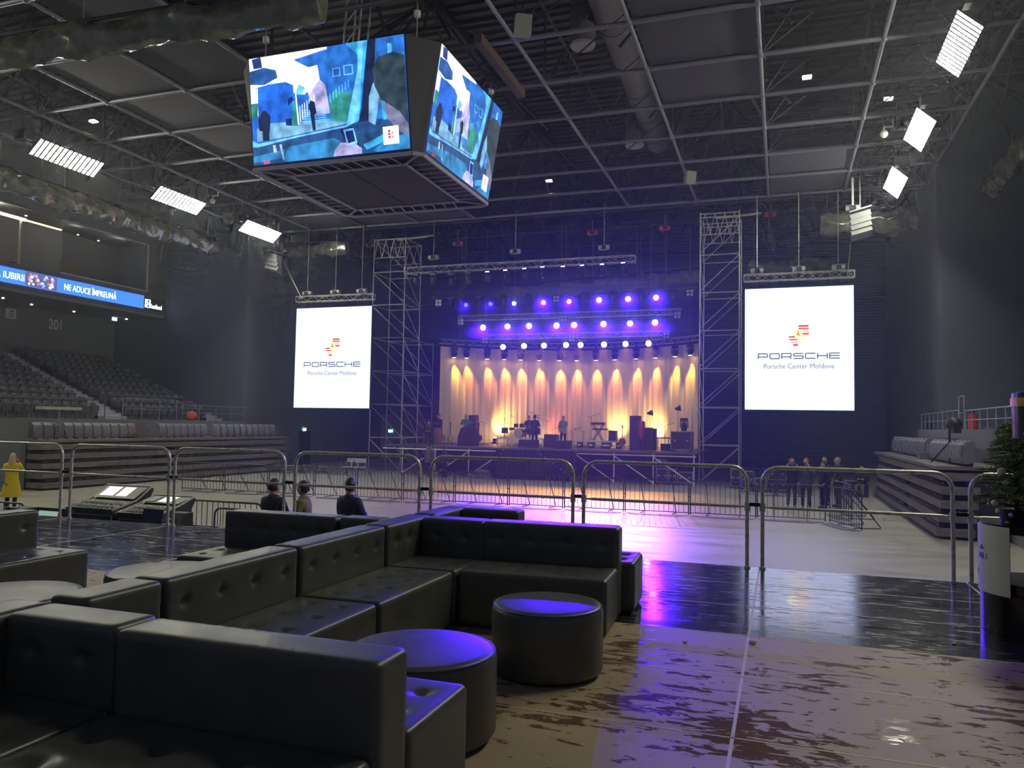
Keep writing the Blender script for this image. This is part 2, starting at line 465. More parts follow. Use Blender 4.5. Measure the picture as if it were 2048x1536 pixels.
# acoustic boards laid in grid bays
for i, (xi, yi, lab) in enumerate(((6, 18, 'nearest the camera, right of the round ducts'), (6, 21, 'right of the round ducts, second row'), (6, 24, 'right of the round ducts, third row'),
        (2, 18, 'left of the hanging cube, nearest'), (2, 21, 'left of the hanging cube, second row'), (2, 24, 'left of the hanging cube, third row'), (3, 18, 'just above the cube, left'), (3, 15, 'above the cube on the left, nearest row'),
        (1, 36, 'above the left white screen, outer'), (2, 36, 'above the left white screen, inner'), (3, 36, 'behind the hanging cube, last row'),
        (7, 33, 'above the right scaffold tower, front row'), (7, 36, 'above the right scaffold tower, last row'), (6, 36, 'left of the right scaffold tower top'), (7, 30, 'ahead of the right scaffold tower top'))):
    if i in (13, 14): continue
    xa, xb = GX[xi], GX[xi+1]
    o = MB().b2((xa+.1, yi+.1, GZ+.08), (xb-.1, yi+2.9, GZ+.16)).build('acoustic_panel', panel_m)
    tag(o, 'dark square acoustic board in the roof grid, '+lab, 'ceiling panel', 'acoustic boards in the roof grid')
# catwalk railing in the roof, seen behind the grid at the far end
ct = thing('catwalk', 'thin railed catwalk hanging in the roof beyond the grid on the right', 'catwalk', (1, 34.5, 15))
d = MB(); d.b2((-.4, 34.2, 14.9), (6, 35.0, 15.0)); d.build('walkway', ceil_web, ct)
d = MB()
for z in (15.4, 15.75, 16.1): d.cyl((-.4, 34.2, z), (6, 34.2, z), .022, 6)
for k in range(5): d.cyl((-.4+1.6*k, 34.2, 15), (-.4+1.6*k, 34.2, 16.1), .022, 6)
d.build('railing', ceil_pipe, ct)
# ducts
for i, (x, y, z0) in enumerate(((-6.27, 24.7, 15.5), (-6.26, 34.4, 15.5))):
    t = thing('air_duct_outlet', 'round vertical air outlet with a %s ring under the roof' % ('pale' if i == 0 else 'blue lit'), 'air outlet', (x, y, z0), 'round air outlets')
    d = MB(); d.cyl((x, y, z0+.05), (x, y, 17.7), .42, 24); d.build('pipe', duct_m, t, smooth=True)
    d = MB(); d.lathe([(.30, z0-.02), (.40, z0-.06), (.43, z0), (.40, z0+.07), (.30, z0+.03)], 28, (x, y, 0)); d.build('ring', mat('duct_ring', (.42, .40, .40), .5), t, smooth=True)
    d = MB(); d.cyl((x, y, z0+.03), (x, y, z0+.06), .3, 24); d.build('grille', blackm, t)
t = thing('air_duct', 'long round grey air duct running away under the roof', 'air duct', (-5.5, 26, 16.4))
d = MB(); d.cyl((-5.15, 14, 16.5), (-5.6, 37, 16.5), .52, 24); d.build('pipe', duct_m, t, smooth=True)
for k in range(9):
    d = MB(); y = 15+2.6*k; x = -5.15-.45*(y-14)/23
    d.cyl((x, y-.04, 16.5), (x, y+.04, 16.5), .545, 24); d.build('joint_band', mat('duct_band', (.16, .15, .17), .4, .5), t, smooth=True)
# ================================================================ CEILING LAMPS
lampE = emis('flood_led', (1.0, .97, .77), 34)
_g = N(lampE, 'ShaderNodeNewGeometry'); _s = N(lampE, 'ShaderNodeSeparateXYZ'); L(lampE, _g.outputs['Normal'], _s.inputs[0])   # the bars shine down only
_m = N(lampE, 'ShaderNodeMath', operation='LESS_THAN'); L(lampE, _s.outputs['Z'], _m.inputs[0]); _m.inputs[1].default_value = 0
_k = N(lampE, 'ShaderNodeMath', operation='MULTIPLY'); L(lampE, _m.outputs[0], _k.inputs[0]); _k.inputs[1].default_value = 34; L(lampE, _k.outputs[0], bsdf(lampE).inputs['Emission Strength'])
def flood(loc, side, label):
    """LED sports floodlight: 3 m long row of lamp bars on a tilted frame"""
    t = thing('floodlight', label, 'floodlight', loc, 'LED floodlights along the roof')
    x, y, z = loc; sx = side         # +1: on the left side, faces to +X
    n = 14; Lh = 2.95; wd = .74; a = R(43)
    ux = Vector((math.cos(a)*sx, 0, math.sin(a)))          # across, rising towards the hall
    nn = Vector((math.sin(a)*sx, 0, -math.cos(a)))         # facing
    c = Vector(loc); fr_ = MB()
    for s in (-1, 1):
        p = c+ux*(s*wd/2)-nn*.06; fr_.cyl(p+Vector((0, -Lh/2, 0)), p+Vector((0, Lh/2, 0)), .03, 6)
    for k in range(n+1):
        yv = -Lh/2+Lh*k/n; p = c+Vector((0, yv, 0))-nn*.06
        fr_.cyl(p-ux*wd/2, p+ux*wd/2, .015, 5)
    fr_.build('frame', blackm, t)
    g = MB(); hw = wd/2; 
    for k in range(n):
        ya = -Lh/2+Lh*(k+.19)/n; yb2 = -Lh/2+Lh*(k+.81)/n
        g.add([c+ux*-hw+Vector((0, ya, 0)), c+ux*hw+Vector((0, ya, 0)), c+ux*hw+Vector((0, yb2, 0)), c+ux*-hw+Vector((0, yb2, 0))], [(0, 1, 2, 3)])
    o = g.build('lamp_bars', lampE, t)
    # housing behind
    h = MB(); 
    q = [c+ux*-hw-nn*.02, c+ux*hw-nn*.02, c+ux*hw-nn*.09, c+ux*-hw-nn*.09]
    h.add([p+Vector((0, -Lh/2, 0)) for p in q]+[p+Vector((0, Lh/2, 0)) for p in q], [(0, 1, 2, 3), (4, 5, 6, 7), (0, 1, 5, 4), (1, 2, 6, 5), (2, 3, 7, 6), (3, 0, 4, 7)])
    h.build('housing', blackm, t)
    for s in (-1, 1):
        b = MB(); b.cyl(c+Vector((0, s*1.1, .1)), (x, y+s*1.1, GZ), .025, 6); b.cyl((x, y+s*1.1, GZ), (-26.1 if sx > 0 else 6.15, y+s*1.1, GZ), .03, 6); b.build('bracket', blackm, t)
    b = MB().box((x, y-Lh/2-.45, z+.25), (.5, .35, .35)); b.build('driver_box', blackm, t)
    return t
for i, y in enumerate((22.75, 28.75, 34.75)):
    flood((-26.5, y, 12.95), 1, 'bright slatted LED floodlight on the left side of the roof, '+('nearest of the three', 'middle of the three', 'farthest, above the left tower')[i])
for i, y in enumerate((22.75, 28.95, 34.9)):
    flood((4.4, y, 13.0), -1, 'bright slatted LED floodlight on the right side of the roof, '+('largest and nearest', 'the middle one', 'smallest and farthest')[i])
# the same rows go on towards the camera's end of the hall, outside the frame
for y, w_ in ((16.7, 'nearer'), (10.7, 'farther')):
    flood((-26.5, y, 12.95), 1, 'slatted LED floodlight of the left row beyond the frame, %s to the picture edge' % w_)
    flood((4.4, y, 13.0), -1, 'slatted LED floodlight of the right row beyond the frame, %s to the picture edge' % w_)
# small downlights in the roof
for i, (px, py) in enumerate(((1614, 155), (1777, 198), (1098, 362), (187, 243))):
    p = at(px, py, Z=15.2)
    t = thing('downlight', 'small warm work light under the roof, '+('left of the right floodlight row', 'close to the right floodlight row', 'behind the hanging cube', 'over the left floodlight row')[i], 'lamp', p, 'small warm roof lamps')
    MB().box(p+Vector((0, 0, .08)), (.34, .3, .1)).build('housing', blackm, t)
    MB().box(p+Vector((0, 0, .0)), (.28, .2, .05)).build('lens', emis('warm_lens', (1, .8, .5), 30), t)
    MB().cyl(p+Vector((0, 0, .12)), (p.x, p.y, 17.95), .02, 5).build('rod', blackm, t)
# ================================================================ HANGING VIDEO CUBE
cube = thing('video_cube', 'big four sided video cube hanging from the roof, showing a blue film picture', 'video screen', (-11.7, 21, 9.95))
ZB, ZT = 10.0, 13.0
bot = [(-14.35, 18.40), (-9.3, 18.40), (-9.07, 18.6), (-9.07, 23.4), (-9.3, 23.6), (-14.1, 23.6), (-14.35, 23.35), (-14.35, 18.6)]
topp = [(-14.25, 17.88), (-9.32, 17.88), (-8.62, 18.58), (-8.62, 23.45), (-9.3, 24.1), (-14.1, 24.1), (-14.9, 23.4), (-14.9, 18.5)]
b = MB(); n = 8
vs = [(x, y, ZB) for x, y in bot]+[(x, y, ZT) for x, y in topp]
b.add(vs, [(i, (i+1) % n, (i+1) % n+n, i+n) for i in range(n)]+[tuple(range(n, 2*n))])
b.build('body', mat('cube_shell', (.05, .047, .05), .6), cube)
# bottom frame with ribs and black inner board
f = MB()
for i in range(n):
    a, c = bot[i], bot[(i+1) % n]; f.cyl((*a, ZB), (*c, ZB), .055, 6)
inner = [(-13.62, 19.15), (-9.86, 19.15), (-9.86, 22.9), (-13.62, 22.9)]
for i in range(4):
    a, c = inner[i], inner[(i+1) % 4]; f.cyl((*a, ZB), (*c, ZB), .04, 6)
for a, c in zip(inner, ((-14.3, 18.5), (-9.15, 18.5), (-9.15, 23.5), (-14.3, 23.5))): f.cyl((*a, ZB), (*c, ZB), .035, 5)
for k in range(10):
    x = -13.5+.38*k; f.cyl((x, 18.4, ZB), (x+.12, 19.15, ZB), .022, 5); f.cyl((x, 22.9, ZB), (x-.12, 23.6, ZB), .022, 5)
    y = 19.3+.38*k; f.cyl((-14.35, y, ZB), (-13.62, y, ZB), .022, 5); f.cyl((-9.86, y, ZB), (-9.07, y, ZB), .022, 5)
f.build('bottom_frame', mat('cube_frame', (.45, .44, .50), .45, .2), cube)
MB().b2((-13.6, 19.17, ZB+.02), (-11.76, 22.88, ZB+.06)).build('bottom_board', panel_m, cube)
MB().b2((-11.72, 19.17, ZB+.02), (-9.88, 22.88, ZB+.06)).build('bottom_board', panel_m, cube)
bb = MB(); bb.add([(x, y, ZB+.12) for x, y in bot], [tuple(range(n))]); bb.build('bottom_lining', mat('cube_lining', (.06, .058, .07), .7), cube)
# picture on the two seen faces, drawn as flat coloured shapes in screen coordinates (0..1)
PAL = {'sky': (.88, .95, 1), 'blue': (.01, .10, .52), 'dblue': (.008, .035, .16), 'house': (.015, .11, .42), 'lb': (.10, .38, .85), 'cy': (.03, .30, .62), 'wh': (.92, .96, 1),
       'dk': (.006, .012, .045), 'gr': (.02, .18, .16), 'gd': (.13, .30, .48), 'dash': (.012, .05, .16), 'vent': (.012, .07, .26), 'hair': (.018, .035, .05), 'skin': (.12, .13, .22), 'lav': (.35, .33, .62), 'red': (.45, .04, .05), 'seat': (.02, .16, .36), 'logo': (1, 1, 1), 'lr': (.5, .03, .04), 'navy': (.004, .01, .10), 'grey': (.30, .36, .55)}
SH = [('blue', 0, [(0, 0), (1, 0), (1, 1), (0, 1)]),
 ('sky', 1, [(0, .72), (0, 1), (.52, 1), (.52, .98), (.30, .93), (.44, .91), (.46, .72), (.36, .60), (.22, .66), (.14, .74)]),
 ('wh', 1, [(0, .46), (.045, .46), (.05, .72), (0, .72)]),
 ('house', 2, [(.30, .93), (.72, 1), (.72, .30), (.46, .30), (.42, .62), (.46, .78)]),
 ('lav', 3, [(.385, .60), (.44, .76), (.50, .66), (.52, .40), (.42, .40)]),
 ('sky', 3, [(.385, .84), (.455, .85), (.465, .72), (.43, .66), (.40, .60), (.375, .62), (.39, .74), (.30, .78)]),
 ('blue', 3, [(.11, .40), (.29, .38), (.29, .70), (.24, .74), (.115, .74)]),
 ('lb', 4, [(.30, .62), (.34, .60), (.37, .66), (.33, .70)]), ('navy', 4, [(.25, .52), (.29, .56), (.28, .60), (.25, .58)]),
 ('navy', 4, [(.23, .34), (.27, .33), (.27, .40), (.23, .40)]),
 ('gr', 4, [(.27, .33), (.32, .32), (.32, .54), (.28, .56)]), ('gr', 4, [(.52, .33), (.64, .30), (.66, .56), (.56, .60), (.52, .55)]),
 ('gr', 4, [(0, .45), (.04, .44), (.05, .58), (0, .58)]),
 ('gd', 2, [(.03, .22), (.66, .26), (.66, .34), (.10, .38), (.03, .34)]),
 ('dblue', 4, [(.02, .99), (.08, 1), (.09, .90), (.03, .90)]),
 ('vent', 5, [(0, .76), (0, .88), (.10, .90), (.18, .86), (.19, .79), (.10, .74)]),
 ('dk', 6, [(.05, .32), (.12, .30), (.13, .44), (.10, .50), (.075, .50), (.045, .42)]), ('dk', 6, [(.07, .22), (.115, .22), (.115, .32), (.07, .32)]),
 ('dk', 6, [(.385, .50), (.40, .54), (.425, .52), (.435, .42), (.42, .40), (.425, .26), (.405, .26), (.395, .40)]),
 ('wh', 5, [(.295, .78), (.303, .78), (.318, .33), (.31, .33)]),
 ('cy', 5, [(.64, 1), (.72, 1), (.73, .86), (.66, .36), (.60, .28), (.66, .26), (.70, .30), (.78, 1)]),
 ('lb', 6, [(.715, 1), (.755, 1), (.67, .32), (.62, .27), (.64, .265), (.70, .32)]),
 ('dash', 6, [(0, .20), (.60, .28), (1, .30), (1, 0), (0, 0)]),
 ('lb', 7, [(0, .235), (.04, .20), (.60, .27), (.68, .29), (.62, .255), (.30, .215), (.03, .165), (0, .17)]),
 ('dk', 6, [(.78, 1), (.83, 1), (.78, .28), (.66, .25), (.70, .30), (.72, .4)]),
 ('house', 6, [(.83, 1), (1, 1), (1, .28), (.78, .28)]),
 ('lb', 7, [(.90, .94), (.925, .94), (.925, .78), (.90, .78)]),
 ('gd', 7, [(.76, .28), (.80, .24), (.84, .52), (.80, .62), (.77, .50)]),
 ('hair', 8, [(.80, .74), (.84, .84), (.93, .86), (1, .82), (1, .26), (.93, .34), (.85, .44), (.81, .58)]),
 ('skin', 9, [(.83, .46), (.88, .42), (.95, .34), (1, .22), (1, .10), (.93, .18), (.86, .32)]),
 ('cy', 9, [(.84, .46), (.865, .44), (.875, .28), (.85, .28)]),
 ('dk', 7, [(.58, .24), (.66, .25), (.70, .06), (.66, .02), (.62, .08)]), ('lb', 8, [(.60, .235), (.665, .24), (.685, .10), (.62, .08)]), ('navy', 9, [(.612, .215), (.66, .22), (.672, .12), (.628, .105)]),
 ('lb', 9, [(.622, .085), (.682, .10), (.68, .085), (.623, .07)]),
 ('seat', 7, [(.20, .02), (.24, .14), (.54, .17), (.58, .13), (.60, 0), (.22, 0)]), ('seat', 7, [(0, .08), (.22, .12), (.20, .04), (0, .02)]),
 ('grey', 7, [(.135, .17), (.155, .17), (.16, .10), (.14, .10)]), ('grey', 7, [(.18, .17), (.195, .17), (.21, .02), (.20, .02)]), ('red', 8, [(.07, .03), (.11, .03), (.11, 0), (.07, 0)]),
 ('lav', 8, [(.54, .06), (.58, .12), (.66, .11), (.71, .05), (.71, 0), (.53, 0)]),
 ('cy', 7, [(.72, .08), (.86, .16), (.84, .08), (.74, .03)]), ('seat', 7, [(.78, .02), (.86, .10), (1, .14), (1, 0), (.80, 0)]),
 ('logo', 10, [(.845, .055), (.94, .055), (.94, .215), (.845, .215)])]
for k in range(7):   # stair treads, railing bars, window frames
    SH.append(('lb', 5, [(.335, .33+.016*k+.004*k), (.50-.004*k, .325+.02*k), (.50-.004*k, .333+.02*k), (.34, .34+.02*k)]))
    SH.append(('wh', 5, [(.325+.016*k, .36+.012*k), (.329+.016*k, .36+.012*k), (.329+.016*k, .50+.014*k), (.325+.016*k, .50+.014*k)]))
    SH.append(('lb', 5, [(.525+.02*k, .50+.018*k), (.529+.02*k, .50+.018*k), (.529+.02*k, .58+.016*k), (.525+.02*k, .58+.016*k)]))
for a in ((.55, .72, .60, .80), (.62, .72, .68, .81)):
    SH += [('lb', 4, [(a[0], a[1]), (a[2], a[1]), (a[2], a[3]), (a[0], a[3])]), ('house', 5, [(a[0]+.007, a[1]+.01), (a[2]-.007, a[1]+.01), (a[2]-.007, a[3]-.01), (a[0]+.007, a[3]-.01)])]
for k in range(3): SH.append(('lr', 11, [(.876+.0*k, .108+.027*k), (.889, .108+.027*k), (.889, .13+.027*k), (.876, .13+.027*k)]))
SH += [('lr', 11, [(.893, .142), (.905, .165), (.912, .165), (.90, .142)]), ('lr', 11, [(.893, .13), (.905, .108), (.912, .108), (.90, .13)])]
keys = list(PAL); PM = [emis('picture_'+k, PAL[k], .75) for k in keys]
for _p in PM:      # the film picture is uneven inside each shape
    tc = N(_p, 'ShaderNodeTexCoord'); n1 = N(_p, 'ShaderNodeTexNoise'); n1.inputs['Scale'].default_value = 3.2; n1.inputs['Detail'].default_value = 6; L(_p, tc.outputs['Object'], n1.inputs['Vector'])
    mr = N(_p, 'ShaderNodeMapRange'); mr.inputs['From Min'].default_value = .3; mr.inputs['From Max'].default_value = .7; mr.inputs['To Min'].default_value = .35; mr.inputs['To Max'].default_value = 1.25; L(_p, n1.outputs['Fac'], mr.inputs['Value'])
    if 'logo' not in _p.name and 'lr' not in _p.name and 'sky' not in _p.name and 'wh' not in _p.name: L(_p, mr.outputs['Result'], bsdf(_p).inputs['Emission Strength'])
def picture(p00, p10, p11, p01, name, label):
    P = [Vector(p) for p in (p00, p10, p11, p01)]
    nrm = (P[1]-P[0]).cross(P[3]-P[0]).normalized()
    if nrm.dot(Vector((-11.7, 21, 11.5))-P[0]) > 0: nrm = -nrm
    b = MB()
    b.cur = keys.index('blue')
    for c, lay, poly in SH:
        b.cur = keys.index(c); vs = []
        for u, v in poly:
            u = max(0, min(1, u)); v = max(0, min(1, v))
            q = (P[0]*(1-u)+P[1]*u)*(1-v)+(P[3]*(1-u)+P[2]*u)*v
            vs.append(q+nrm*(.012+.003*lay))
        b.add(vs, [tuple(range(len(vs)))])
    import bmesh
    o = b.build(name, PM, cube)
    return o
def lerp(a, b, t): return tuple(a[i]*(1-t)+b[i]*t for i in range(3))
A, B, C_, D = (-14.30, 18.38, ZB+.12), (-9.34, 18.38, ZB+.12), (-9.36, 17.88, ZT), (-14.22, 17.88, ZT)
picture(A, B, C_, D, 'display', '')
picture((-9.05, 18.68, ZB+.12), (-9.05, 23.35, ZB+.12), (-8.62, 23.42, ZT), (-8.62, 18.62, ZT), 'display', '')
for i, (x, y) in enumerate(((-14.0, 18.3), (-9.2, 18.3), (-9.0, 23.4), (-14.2, 23.4))):
    c = MB(); c.cyl((x, y, ZT), (x, y, 14.05), .02, 5); c.build('chain', chain_m, cube); rig(cube, x, y)
    MB().lathe([(.03, 13.62), (.09, 13.66), (.10, 13.8), (.03, 13.86)], 8, (x, y, 0)).build('hook_block', white_m, cube, smooth=True)
t = thing('lattice_mast', 'short light lattice mast standing on the top of the video cube', 'mast', (-11.9, 19.6, 13.0))
d = MB()
for s in (-.25, .25):
    for q in (-.25, .25): d.cyl((-11.9+s, 19.6+q, 13.0), (-11.7+s, 19.6+q, 16.2), .03, 6)
d.build('post', scaf, t)
d = MB()
for k in range(5):
    z = 13.1+.6*k
    d.cyl((-12.15, 19.35, z), (-11.62, 19.35, z+.6), .02, 5); d.cyl((-12.15, 19.35, z), (-11.65, 19.35, z), .02, 5)
d.build('lacing', scaf, t)
# brown box girder beside the cube
MBG = MB().b2((-8.35, 20.2, 13.72), (-8.1, 24.2, 14.0)); o = MBG.build('beam_cover', mat('brown_beam', (.09, .055, .045), .6)); tag(o, 'brown box girder running beside the top right edge of the video cube', 'girder')

# ================================================================ WHITE LED SCREENS
scr_white = emis('screen_white', (.62, .68, 1.0), .84); scr_white.cycles.emission_sampling = 'FRONT'
ink = emis('screen_ink', (.05, .055, .07), 1.0); inkred = emis('screen_red', (.72, .05, .05), 1.0); inkdark = emis('screen_dark', (.16, .03, .04), 1.0)
inkgold = emis('screen_gold', (1.0, .72, .24), 1.1); inkpale = emis('screen_pale', (1.0, .96, .62), 1.3); inkbr = emis('screen_brown', (.30, .14, .05), 1.0); inkpink = emis('screen_pink', (.55, .25, .35), 1.0)
def led_screen(x0, x1, z0, z1, Y, label, toffs):
    cx = (x0+x1)/2
    t = thing('led_wall', label, 'LED screen', (cx, Y, z0))
    MB().b2((x0-.03, Y+.01, z0-.04), (x1+.03, Y+.16, z1+.03)).build('cabinet', blackm, t)
    MB().b2((x0, Y-.005, z0), (x1, Y+.012, z1)).build('display', scr_white, t)
    g = Y-.012; W = x1-x0
    cr = [MB() for _ in range(6)]
    S = W/4.8; cxs = cx; czt = z1-(z1-z0)*.305; 
    def q(b, pts, lay=0): b.add([(cxs+u*S, g-.003*lay, czt+v*S) for u, v in pts], [tuple(range(len(pts)))])
    shield = [(-.47, .02), (-.30, .09), (0, .12), (.30, .09), (.47, .02), (.49, -.35), (.45, -.62), (.30, -.85), (0, -1.10), (-.30, -.85), (-.45, -.62), (-.49, -.35)]
    q(cr[0], shield)
    red1 = [(0, -.03), (.46, -.08), (.47, -.50), (.0, -.50)]
    bars = [(0, .46, -.03, -.12, 3), (0, .47, -.15, -.25, 2), (.0, .47, -.28, -.36, 4), (0, .47, -.39, -.50, 2)]
    for a, b_, t1, t0, k in bars: q(cr[1 if k == 2 else 2 if k == 3 else 5], [(a, t0), (b_, t0), (b_, t1), (a, t1)], 1)
    for u0, u1, t1, t0, k in ((-.46, -.0, -.54, -.62, 3), (-.43, -.0, -.66, -.75, 2), (-.36, -.0, -.79, -.87, 4), (-.26, -.0, -.90, -1.02, 2)):
        q(cr[1 if k == 2 else 2 if k == 3 else 5], [(u0+.06, t0), (u1, t0), (u1, t1), (u0, t1)], 1)
    q(cr[3], [(-.17, -.26), (.17, -.26), (.19, -.52), (.10, -.66), (0, -.74), (-.10, -.66), (-.19, -.52)], 2)
    # rearing horse mark in the small shield
    q(cr[4], [(-.09, -.46), (-.02, -.38), (-.05, -.31), (.0, -.29), (.05, -.34), (.03, -.42), (.08, -.50), (.06, -.57), (.01, -.52), (-.05, -.52)], 3)
    for i in range(3):      # antlers, gold field lower right and pale field upper left
        q(cr[4], [(.07, -.57-.13*i), (.30-.05*i, -.54-.13*i), (.31-.05*i, -.57-.13*i), (.08, -.61-.13*i)], 1)
        q(cr[5], [(-.42, -.20-.11*i), (-.22, -.12-.11*i), (-.20, -.135-.11*i), (-.42, -.225-.11*i)], 1)
    names = ('crest_shield', 'crest_red_bars', 'crest_dark_bars', 'crest_center', 'crest_horse', 'crest_lines')
    cm = (inkpale, inkred, inkdark, inkgold, inkbr, inkpink)
    em = thing_part('emblem', t, (cx, Y, czt))
    for b, nm, m_ in zip(cr, names, cm): b.build(nm, m_, em)
    text('crest_word', 'PORSCHE', .105*S, inkgold, em, (cx-.27*S, g-.006, czt-.0), sx=1.15)
    # wide outlined word
    st = MB(); hh = .235*S; ww = .42*S; gap = .105*S; x = cx-(7*ww+6*gap)/2; zb = czt-1.60*S; r = .026*S
    G = {'P': [[(0, 0), (0, 1), (.92, 1), (1, .85), (1, .5), (.92, .36), (0, .36)]], 'O': [[(.08, 0), (0, .15), (0, .85), (.08, 1), (.92, 1), (1, .85), (1, .15), (.92, 0), (.08, 0)]],
         'R': [[(0, 0), (0, 1), (.92, 1), (1, .85), (1, .5), (.92, .36), (0, .36)], [(.8, .36), (1, 0)]], 'S': [[(.98, 1), (.08, 1), (0, .88), (0, .64), (.08, .52), (.92, .52), (1, .4), (1, .12), (.92, 0), (.02, 0)]],
         'C': [[(1, 1), (.08, 1), (0, .85), (0, .15), (.08, 0), (1, 0)]], 'H': [[(0, 0), (0, 1)], [(1, 0), (1, 1)], [(0, .5), (1, .5)]], 'E': [[(1, 1), (.06, 1), (0, .9), (0, .1), (.06, 0), (1, 0)], [(0, .5), (1, .5)]]}
    for ch in 'PORSCHE':
        for pl in G[ch]:
            for (a0, b0), (a1, b1) in zip(pl, pl[1:]):
                p = Vector((x+a0*ww, zb+b0*hh)); q2 = Vector((x+a1*ww, zb+b1*hh)); d = (q2-p); 
                if d.length < 1e-5: continue
                d.normalize(); nn = Vector((-d.y, d.x))*r; p -= d*r*.5; q2 += d*r*.5
                st.add([(p.x+nn.x, g-.004, p.y+nn.y), (q2.x+nn.x, g-.004, q2.y+nn.y), (q2.x-nn.x, g-.004, q2.y-nn.y), (p.x-nn.x, g-.004, p.y-nn.y)], [(0, 1, 2, 3)])
        x += ww+gap
    st.build('word_sign', ink, t)
    text('caption', 'Porsche Center Moldova', .33*S, ink, t, (cx, g-.002, zb-.47*S), align='CENTER', sx=.93, extrude=.001)
    # rigging truss above with hoists
    zt = z1+.62
    tr = truss_thing('rigging_truss', ('left' if cx < -10 else 'right')+' short bright truss that carries the '+('left' if cx < -10 else 'right')+' white LED screen', (x0-.05, Y+.1, zt-.08), (x1+.05, Y+.1, zt-.08), alu, .32)
    d = MB()
    for k in range(11):
        xx = x0+.2+(W-.4)*k/10; d.cyl((xx, Y+.08, z1+.02), (xx, Y+.08, zt-.24), .012, 5)
    d.build('hanging_strap', blackm, tr)
    for k, xx in enumerate((cx-1.85, cx+.03, cx+1.75)):
        hoist((xx, Y+.1, zt+.26), 13.95, 'hoist %s the %s white screen' % (('over the outer corner of', 'over the middle of', 'over the inner corner of')[k if cx < -10 else 2-k], 'left' if cx < -10 else 'right'), hook=zt)
    return t
def thing_part(name, parent, loc):
    o = bpy.data.objects.new(name, None); COL.objects.link(o); o.parent = parent
    o.location = Vector(loc)-WL[parent.name]; WL[o.name] = Vector(loc); return o
def hoist(loc, ztop, lab, m=None, hook=None, mat_name='grey'):
    x, y, z = loc
    t = thing('chain_hoist', '%s chain %s' % (mat_name, lab), 'chain hoist', loc, 'chain hoists')
    b = MB(); b.lathe([(.05, -.30), (.13, -.28), (.15, -.1), (.15, .1), (.13, .28), (.05, .30)], 12, (x, y, z), axis='X'); b.build('motor', m or hoist_m, t, smooth=True)
    b = MB(); b.box((x+.02, y-.16, z-.02), (.22, .1, .2)); b.build('gear_cover', blackm, t)
    b = MB(); b.cyl((x, y, z+.1), (x, y, 14.05 if y <= 39.6 else 14.6), .022, 6); b.build('chain', chain_m, t)
    if hook: b = MB(); b.cyl((x, y, z-.12), (x, y, hook), .03, 6); b.build('hook', blackm, t)
    rig(t, x, y)
    return t
led_screen(-26.80, -21.85, 3.60, 9.38, 38.7, 'white LED screen left of the stage with a red and gold crest', 0)
led_screen(-1.66, 3.13, 3.74, 9.50, 38.7, 'white LED screen right of the stage with a red and gold crest', 0)

# ================================================================ SCAFFOLD TOWERS
def scaffold(label, xs, ys, zmax, step, diag, zmax2=None, loc=None):
    t = thing('scaffold_tower', label, 'scaffold tower', (xs[0], ys[0], 0))
    r = .03
    for iy, y in enumerate(ys):
        zt = zmax if iy < 2 else (zmax2 or zmax)
        for x in xs: MB().cyl((x, y, 0), (x, y, zt), r, 8).build('standard', scaf, t, smooth=True)
        k = 0; z = step*.5*0+0.02
        zz = [i*step for i in range(0, int(zt/step)+1)]
        for z in zz:
            if z > 0: MB().cyl((xs[0], y, z-.05), (xs[-1], y, z-.05), r, 8).build('ledger', scaf, t, smooth=True)
        for z in zz:
            if z+step <= zt+.05:
                a, b = (xs[0], xs[-1]) if diag < 0 else (xs[-1], xs[0])
                MB().cyl((a, y-.04, z+step-.1), (b, y-.04, z+.05), r*.85, 6).build('diagonal_brace', scaf, t, smooth=True)
    for i in range(len(ys)-1):
        zt = zmax if i < 1 else (zmax2 or zmax)
        for x in xs:
            for z in range(1, int(zt/step)+1):
                MB().cyl((x, ys[i], z*step-.05), (x, ys[i+1], z*step-.05), r*.9, 6).build('ledger', scaf, t, smooth=True)
                if x == xs[-1] and diag < 0 or x == xs[0] and diag > 0:
                    MB().cyl((x, ys[i], z*step-.1), (x, ys[i+1], (z-1)*step+.05), r*.8, 6).build('diagonal_brace', scaf, t, smooth=True)
    for x in xs:
        for y in ys: MB().b2((x-.09, y-.09, 0), (x+.09, y+.09, .02)).build('base_plate', scaf, t)
    return t
tl = scaffold('tall silver scaffold tower at the left of the stage', (-23.25, -21.15), (41.3, 43.4, 45.5), 13.9, 1.98, -1, 8)
trr = scaffold('tall silver scaffold tower at the right of the stage', (-4.02, -2.05), (41.3, 43.4), 14.1, 1.98, 1)
# girders at the tower heads
for i, (t, xs, z0) in enumerate(((tl, (-23.25, -21.15), 12.7), (trr, (-4.02, -2.05), 12.9))):
    for y in (41.3, 43.4):
        d = MB(); d.cyl((xs[0], y, z0), (xs[1], y, z0), .03, 6); d.cyl((xs[0], y, z0+1.1), (xs[1], y, z0+1.1), .03, 6)
        for k in range(4):
            xa = xs[0]+(xs[1]-xs[0])*k/4; xb = xs[0]+(xs[1]-xs[0])*(k+1)/4; xm = (xa+xb)/2
            d.cyl((xa, y, z0), (xm, y, z0+1.1), .02, 5); d.cyl((xm, y, z0+1.1), (xb, y, z0), .02, 5)
        d.build('head_girder', scaf, t)
for i, (x, y) in enumerate(((-21.6, 42.2), (-2.7, 42.2))):
    t = thing('tube_bundle', 'short bundle of pale tubes sticking out at the top of the %s scaffold tower' % ('left', 'right')[i], 'steel tubes', (x, y, 13.95))
    for k, dz in enumerate((0, .1)):
        MB().cyl((x-.6, y+.2*k, 13.95+dz), (x+1.4+.3*k, y+.2*k, 14.05+dz), .045, 8).build('tube', mat('pale_tube', (.7, .69, .6), .4), t, smooth=True)

